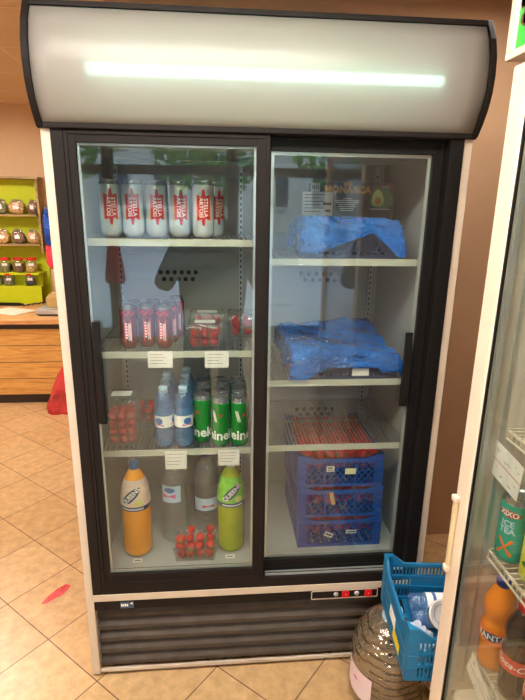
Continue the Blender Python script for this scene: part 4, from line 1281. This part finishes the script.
b = MB(); b.box(-.08, .10, -.06, .06, 0, .08, mat('tan cardboard', (186, 158, 96), .8)); b.prism([(-.08, .08), (.10, .08), (.08, .11), (-.05, .11)], 'y', -.05, .05, mat('tan cardboard flap', (196, 170, 110), .8))
o = b.build('cardboard_box', bevel=.003); o.location = (-.845, 2.79, ztop+.0585); tag(o, 'tan cardboard box standing on the grey scale', 'box')
rr = random.Random(2)
t = thing('spoon_bunch', 'bunch of small dark spoons lying at the back of the counter', 'spoons', (-1.14, 3.10, ztop))
for k in range(5):
    b = MB(); a = rr.uniform(-.5, .5)+PI/2*(k % 2)*.3; x = -.08+.04*k
    b.cyl((x, -.04, .010+.006*k), (x+.05*cos(a), .05, .012+.006*k), .004, K['darkband'], 6); b.ball((x, -.045, .012+.006*k), .014, K['darkband'], 10, 1, 1.3, .5)
    b.build('spoon', t)
b = MB(); b.lathe([(.035, 0), (.045, .01), (.05, .12), (.046, .121), (.04, .012)], K['jarglass'], 20); o = b.build('drinking_glass'); o.location = (-1.45, 3.0, ztop); tag(o, 'clear drinking glass at the left of the counter', 'glass')
# red bag by the counter, litter on the floor
def soft_bag():
    b = MB(); n = 18; vs = []; fs = []; H = .40
    rnd = random.Random(8)
    for j in range(n+1):
        t_ = j/n; w_ = .13*(1-t_**1.6)+.014; d_ = .085*(1-t_)+.012
        for i in range(28):
            a = 2*PI*i/28; k = 1+.10*sin(5*a+3*t_)+.06*sin(9*a-7*t_)
            vs.append((w_*k*cos(a)+.05*t_, d_*k*sin(a), H*t_))
    for j in range(n):
        for i in range(28): fs.append((j*28+i, j*28+(i+1) % 28, (j+1)*28+(i+1) % 28, (j+1)*28+i))
    fs.append(tuple(range(28))[::-1]); fs.append(tuple(n*28+i for i in range(28)))
    b.add(vs, fs, K['redbag'], True)
    return b
o = soft_bag().build('carrier_bag'); o.location = (-.76, 2.42, .001); tag(o, 'red plastic carrier bag leaning on the floor against the counter', 'bag')
b = MB()
pts = [(-.06, -.10), (-.035, -.095), (.0, -.055), (.035, -.02), (.052, .03), (.050, .058), (.03, .065), (.008, .05), (-.012, .0), (-.035, -.045), (-.05, -.07)]
vs = []; fs = []
for j, k_ in enumerate((1, .75, .45, .12)):
    for i, (x, y) in enumerate(pts):
        vs.append((x*k_+.004*(1-k_), y*k_, (.001, .008, .013, .016)[j]+.004*sin(i*2.3+j)*(j > 0)))
m_ = len(pts)
for j in range(3):
    for i in range(m_): fs.append((j*m_+i, j*m_+(i+1) % m_, (j+1)*m_+(i+1) % m_, (j+1)*m_+i))
fs.append(tuple(3*m_+i for i in range(m_)))
b.add([(x*.72, y*.72, z) for x, y, z in vs], fs, mat('pink film scrap', (232, 96, 104), .35, var=.3, vscale=70), False)
o = b.build('litter'); o.location = (-.240, .425, 0); o.rotation_euler.z = -.1; tag(o, 'scrap of pink-red plastic wrapper on the tiled floor', 'wrapper')
b = MB(); b.lathe([(.010, 0), (.012, .004), (.006, .008)], K['blackr'], 10); o = b.build('bottle_cap'); o.location = (-.105, .85, 0); tag(o, 'tiny dark bottle cap on the floor beside the fridge', 'cap')

# ------------------------------------------------------------------ street outside the entrance (seen mirrored in the glass)
struct('street_ground', MB().box(-30, 30, -45, YF-.11, -.12, -.02, K['asph']))
bg = thing('street_building', 'pale apartment building across the street', 'building', (0, 0, 0))
b = MB(); b.box(-16, 14, -34, -28, 0, 14, K['facade']); b.build('walls', bg)
for i in range(10):
    for j in range(4):
        b = MB(); x = -14.5+i*2.9; z = 1.4+j*3.0; b.box(x, x+1.5, -27.99, -27.9, z, z+1.6, K['window']); b.box(x-.1, x+1.6, -27.99, -27.8, z-.15, z, K['facade']); b.box(x+.7, x+.8, -27.9, -27.86, z, z+1.6, K['facade'])
        b.build('window', bg)
def street_tree(x, y, h, seed, label):
    t = thing('street_tree', label, 'tree', (x, y, -.02)); rr = random.Random(seed)
    b = MB(); b.tube([(0, 0, 0), (.06, .02, h*.25), (-.04, .03, h*.5), (.05, 0, h*.7)], .14, K['bark'], 8)
    for k in range(5):
        a = k*1.3; b.tube([(0, 0, h*.35+.1*k), (.6*cos(a), .6*sin(a), h*.55+.1*k)], .05, K['bark'], 6)
    b.build('trunk', t)
    b = MB()
    for k in range(900):
        u = rr.uniform(0, 2*PI); q = rr.uniform(-1, 1); R_ = h*.33*(rr.random()**.4)
        c = Vector((R_*math.sqrt(1-q*q)*cos(u)*1.1, R_*math.sqrt(1-q*q)*sin(u)*1.1, h*.62+R_*q))
        s_ = rr.uniform(.12, .24); M = Matrix.Rotation(rr.uniform(0, 6), 3, 'X') @ Matrix.Rotation(rr.uniform(0, 6), 3, 'Z')
        b.add([c+M @ Vector(p)*s_ for p in ((-1, 0, 0), (0, -.5, .1), (1, 0, 0), (0, .5, .1))], [(0, 1, 2, 3)], K['tree'])
    b.build('crown', t)
for i, (x, y, h) in enumerate([(-4.6, -15, 6.5), (.3, -17, 6.0), (4.9, -15.5, 6.5), (-10.5, -16, 7), (10.5, -16, 7)]):
    street_tree(x, y, h, i, ['leafy street tree left of the entrance view', 'leafy street tree straight ahead of the entrance', 'leafy street tree right of the entrance view', 'leafy street tree furthest left outside', 'leafy street tree furthest right outside'][i])
cr_ = thing('parked_car', 'pale parked car on the street outside', 'car', (-2.6, -22.0, -.02))
b = MB(); b.prism([(-2.1, .3), (-2.1, .75), (-1.3, .85), (-.7, 1.4), (.8, 1.4), (1.4, .9), (2.1, .8), (2.1, .3)], 'y', -.85, .85, K['carpaint']); b.build('car_body', cr_, bevel=.05)
b = MB(); b.prism([(-1.2, .88), (-.66, 1.34), (.76, 1.34), (1.28, .92)], 'y', -.86, .86, K['window']); b.build('window', cr_)
for x in (-1.3, 1.3):
    for y in (-.8, .8): MB().cyl((x, y-.1, .33), (x, y+.1, .33), .33, K['tyre'], 20).build('wheel', cr_)
# red bag and notice on the shopfront post
b = MB(); b.prism([(-.06, .45), (.06, .45), (.115, .05), (.10, 0), (-.10, 0), (-.115, .05)], 'y', -.03, .03, K['redcloth'])
b.tube([(-.03, 0, .44), (-.02, 0, .56), (.02, 0, .56), (.03, 0, .44)], .006, K['redcloth'], 6)
o = b.build('hanging_cloth_bag'); o.location = (-.73, YF+.04, .68); tag(o, 'red cloth bag hanging on the shopfront post by the door', 'bag')

# ------------------------------------------------------------------ person taking the photograph (seen only mirrored)
def person():
    t = thing('person', 'person in a dark jacket holding up a phone, mirrored in the fridge glass', 'person', (.41, -1.77, -.04))
    def chain(name, V, E, Rr, m, roots=(0,), parent=t, sub=2):
        me = bpy.data.meshes.new(name); me.from_pydata(V, E, []); me.materials.append(m)
        o = bpy.data.objects.new(name, me); COL.objects.link(o); o.parent = parent
        md = o.modifiers.new('skin', 'SKIN'); md.use_smooth_shade = True
        for i, r in enumerate(Rr):
            sv = me.skin_vertices[0].data[i]; sv.radius = r if isinstance(r, tuple) else (r, r); sv.use_root = i in roots
        sb = o.modifiers.new('subdivision', 'SUBSURF'); sb.levels = sub; sb.render_levels = sub
        return o
    V = []; E_ = []; R_ = []; roots = []
    def add(p, r, link=None):
        V.append(p); R_.append(r)
        if link is not None: E_.append((link, len(V)-1))
        return len(V)-1
    pel = add((0, 0, .93), (.20, .12)); roots.append(pel)
    bel = add((0, .01, 1.06), (.23, .13), pel); che = add((0, 0, 1.24), (.235, .13), bel); upc = add((0, -.01, 1.36), (.19, .10), che)
    nk = add((0, .0, 1.455), .052, upc); jaw = add((0, .035, 1.53), (.058, .06), nk); hd = add((0, .02, 1.60), (.074, .088), jaw); top = add((0, .01, 1.66), (.062, .075), hd)
    for s_ in (-1, 1):
        hip = add((s_*.095, 0, .86), .088, pel); kn = add((s_*.115, .02, .49), .058, hip); an = add((s_*.125, -.02, .09), .038, kn); toe = add((s_*.14, .13, .035), .032, an)
        sh = add((s_*.205, -.01, 1.365), .066, upc); el = add((s_*.31, .08, 1.12), .066, sh); wr = add((s_*.075, .255, 1.48), .030, el); pa = add((s_*.055, .30, 1.555), (.030, .022), wr)
    chain('body', V, E_, R_, K['coat'], roots)
    # head, hands: skin covering over the same figure
    V2 = []; E2 = []; R2 = []; ro = []
    def add2(p, r, link=None):
        V2.append(p); R2.append(r)
        if link is None: ro.append(len(V2)-1)
        else: E2.append((link, len(V2)-1))
        return len(V2)-1
    a = add2((0, .036, 1.50), (.055, .056)); b_ = add2((0, .040, 1.545), (.064, .068), a); c = add2((0, .026, 1.60), (.078, .092), b_); d = add2((0, .014, 1.665), (.064, .077), c)
    add2((0, .118, 1.578), .016, c); 
    for s_ in (-1, 1):
        add2((s_*.082, .01, 1.59), .016, c)
        w0 = add2((s_*.073, .260, 1.486), .026); p0 = add2((s_*.056, .290, 1.548), (.030, .020), w0)
        for k in range(4):
            L_ = (.030, .034, .032, .025)[k]; z0 = 1.600-.018*k
            f0 = add2((s_*.052, .300, z0-.012), .0095); f1 = add2((s_*.048, .328, z0+.004), .009, f0); f2 = add2((s_*(.048-L_*.6), .336, z0+.008), .0082, f1); add2((s_*(.048-L_*1.0), .333, z0+.010), .0072, f2)
        th0 = add2((s_*.058, .283, 1.540), .012); th1 = add2((s_*.040, .286, 1.575), .0105, th0); add2((s_*.022, .300, 1.60), .009, th1)
    chain('skin', V2, E2, R2, K['skin'], ro)
    hb = MB(); hb.ball((0, -.002, 1.635), .094, K['hair'], 20, .95, 1.02, .92); hb.build('hair', t)
    f = MB()
    for s_ in (-1, 1):
        f.ball((s_*.030, .112, 1.605), .011, K['whiteink'], 10); f.ball((s_*.030, .121, 1.605), .005, K['blackr'], 8)
        f.ball((s_*.030, .116, 1.625), .016, K['hair'], 8, 1, .4, .25)
    f.ball((0, .108, 1.535), .022, K['redlabel'], 10, 1, .4, .3); f.build('face', t)
    tr = MB()
    for s_ in (-1, 1): tr.tube([(s_*.085, 0, .94), (s_*.10, .01, .70), (s_*.117, .02, .48), (s_*.125, -.01, .10)], .098, K['jeans'], 16)
    tr.build('trousers', t)
    for s_ in (-1, 1):
        sh = MB(); sh.ball((s_*.135, .06, .042), .05, K['shoe'], 14, .95, 2.5, .82); sh.build('shoe', t)
    ph = MB(); ph.box(-.037, .037, -.004, .004, -.078, .078, K['blackr']); o = ph.build('mobile_phone', bevel=.003); o.location = (.412, -1.448, 1.575)
    tag(o, 'black phone held upright in both hands of the person', 'phone')
person()

# ------------------------------------------------------------------ light
wd = bpy.data.worlds.new('sky'); S.world = wd; wd.use_nodes = True
N = wd.node_tree.nodes; L = wd.node_tree.links
bgn = N['Background']; bgn.inputs['Strength'].default_value = 5.8
tcw = N.new('ShaderNodeTexCoord'); sep = N.new('ShaderNodeSeparateXYZ'); crw = N.new('ShaderNodeValToRGB')
crw.color_ramp.elements[0].position = .0; crw.color_ramp.elements[0].color = (.86, .92, 1, 1)
crw.color_ramp.elements[1].position = .8; crw.color_ramp.elements[1].color = (.55, .75, 1, 1)
L.new(tcw.outputs['Generated'], sep.inputs[0]); L.new(sep.outputs['Z'], crw.inputs['Fac']); L.new(crw.outputs['Color'], bgn.inputs['Color'])
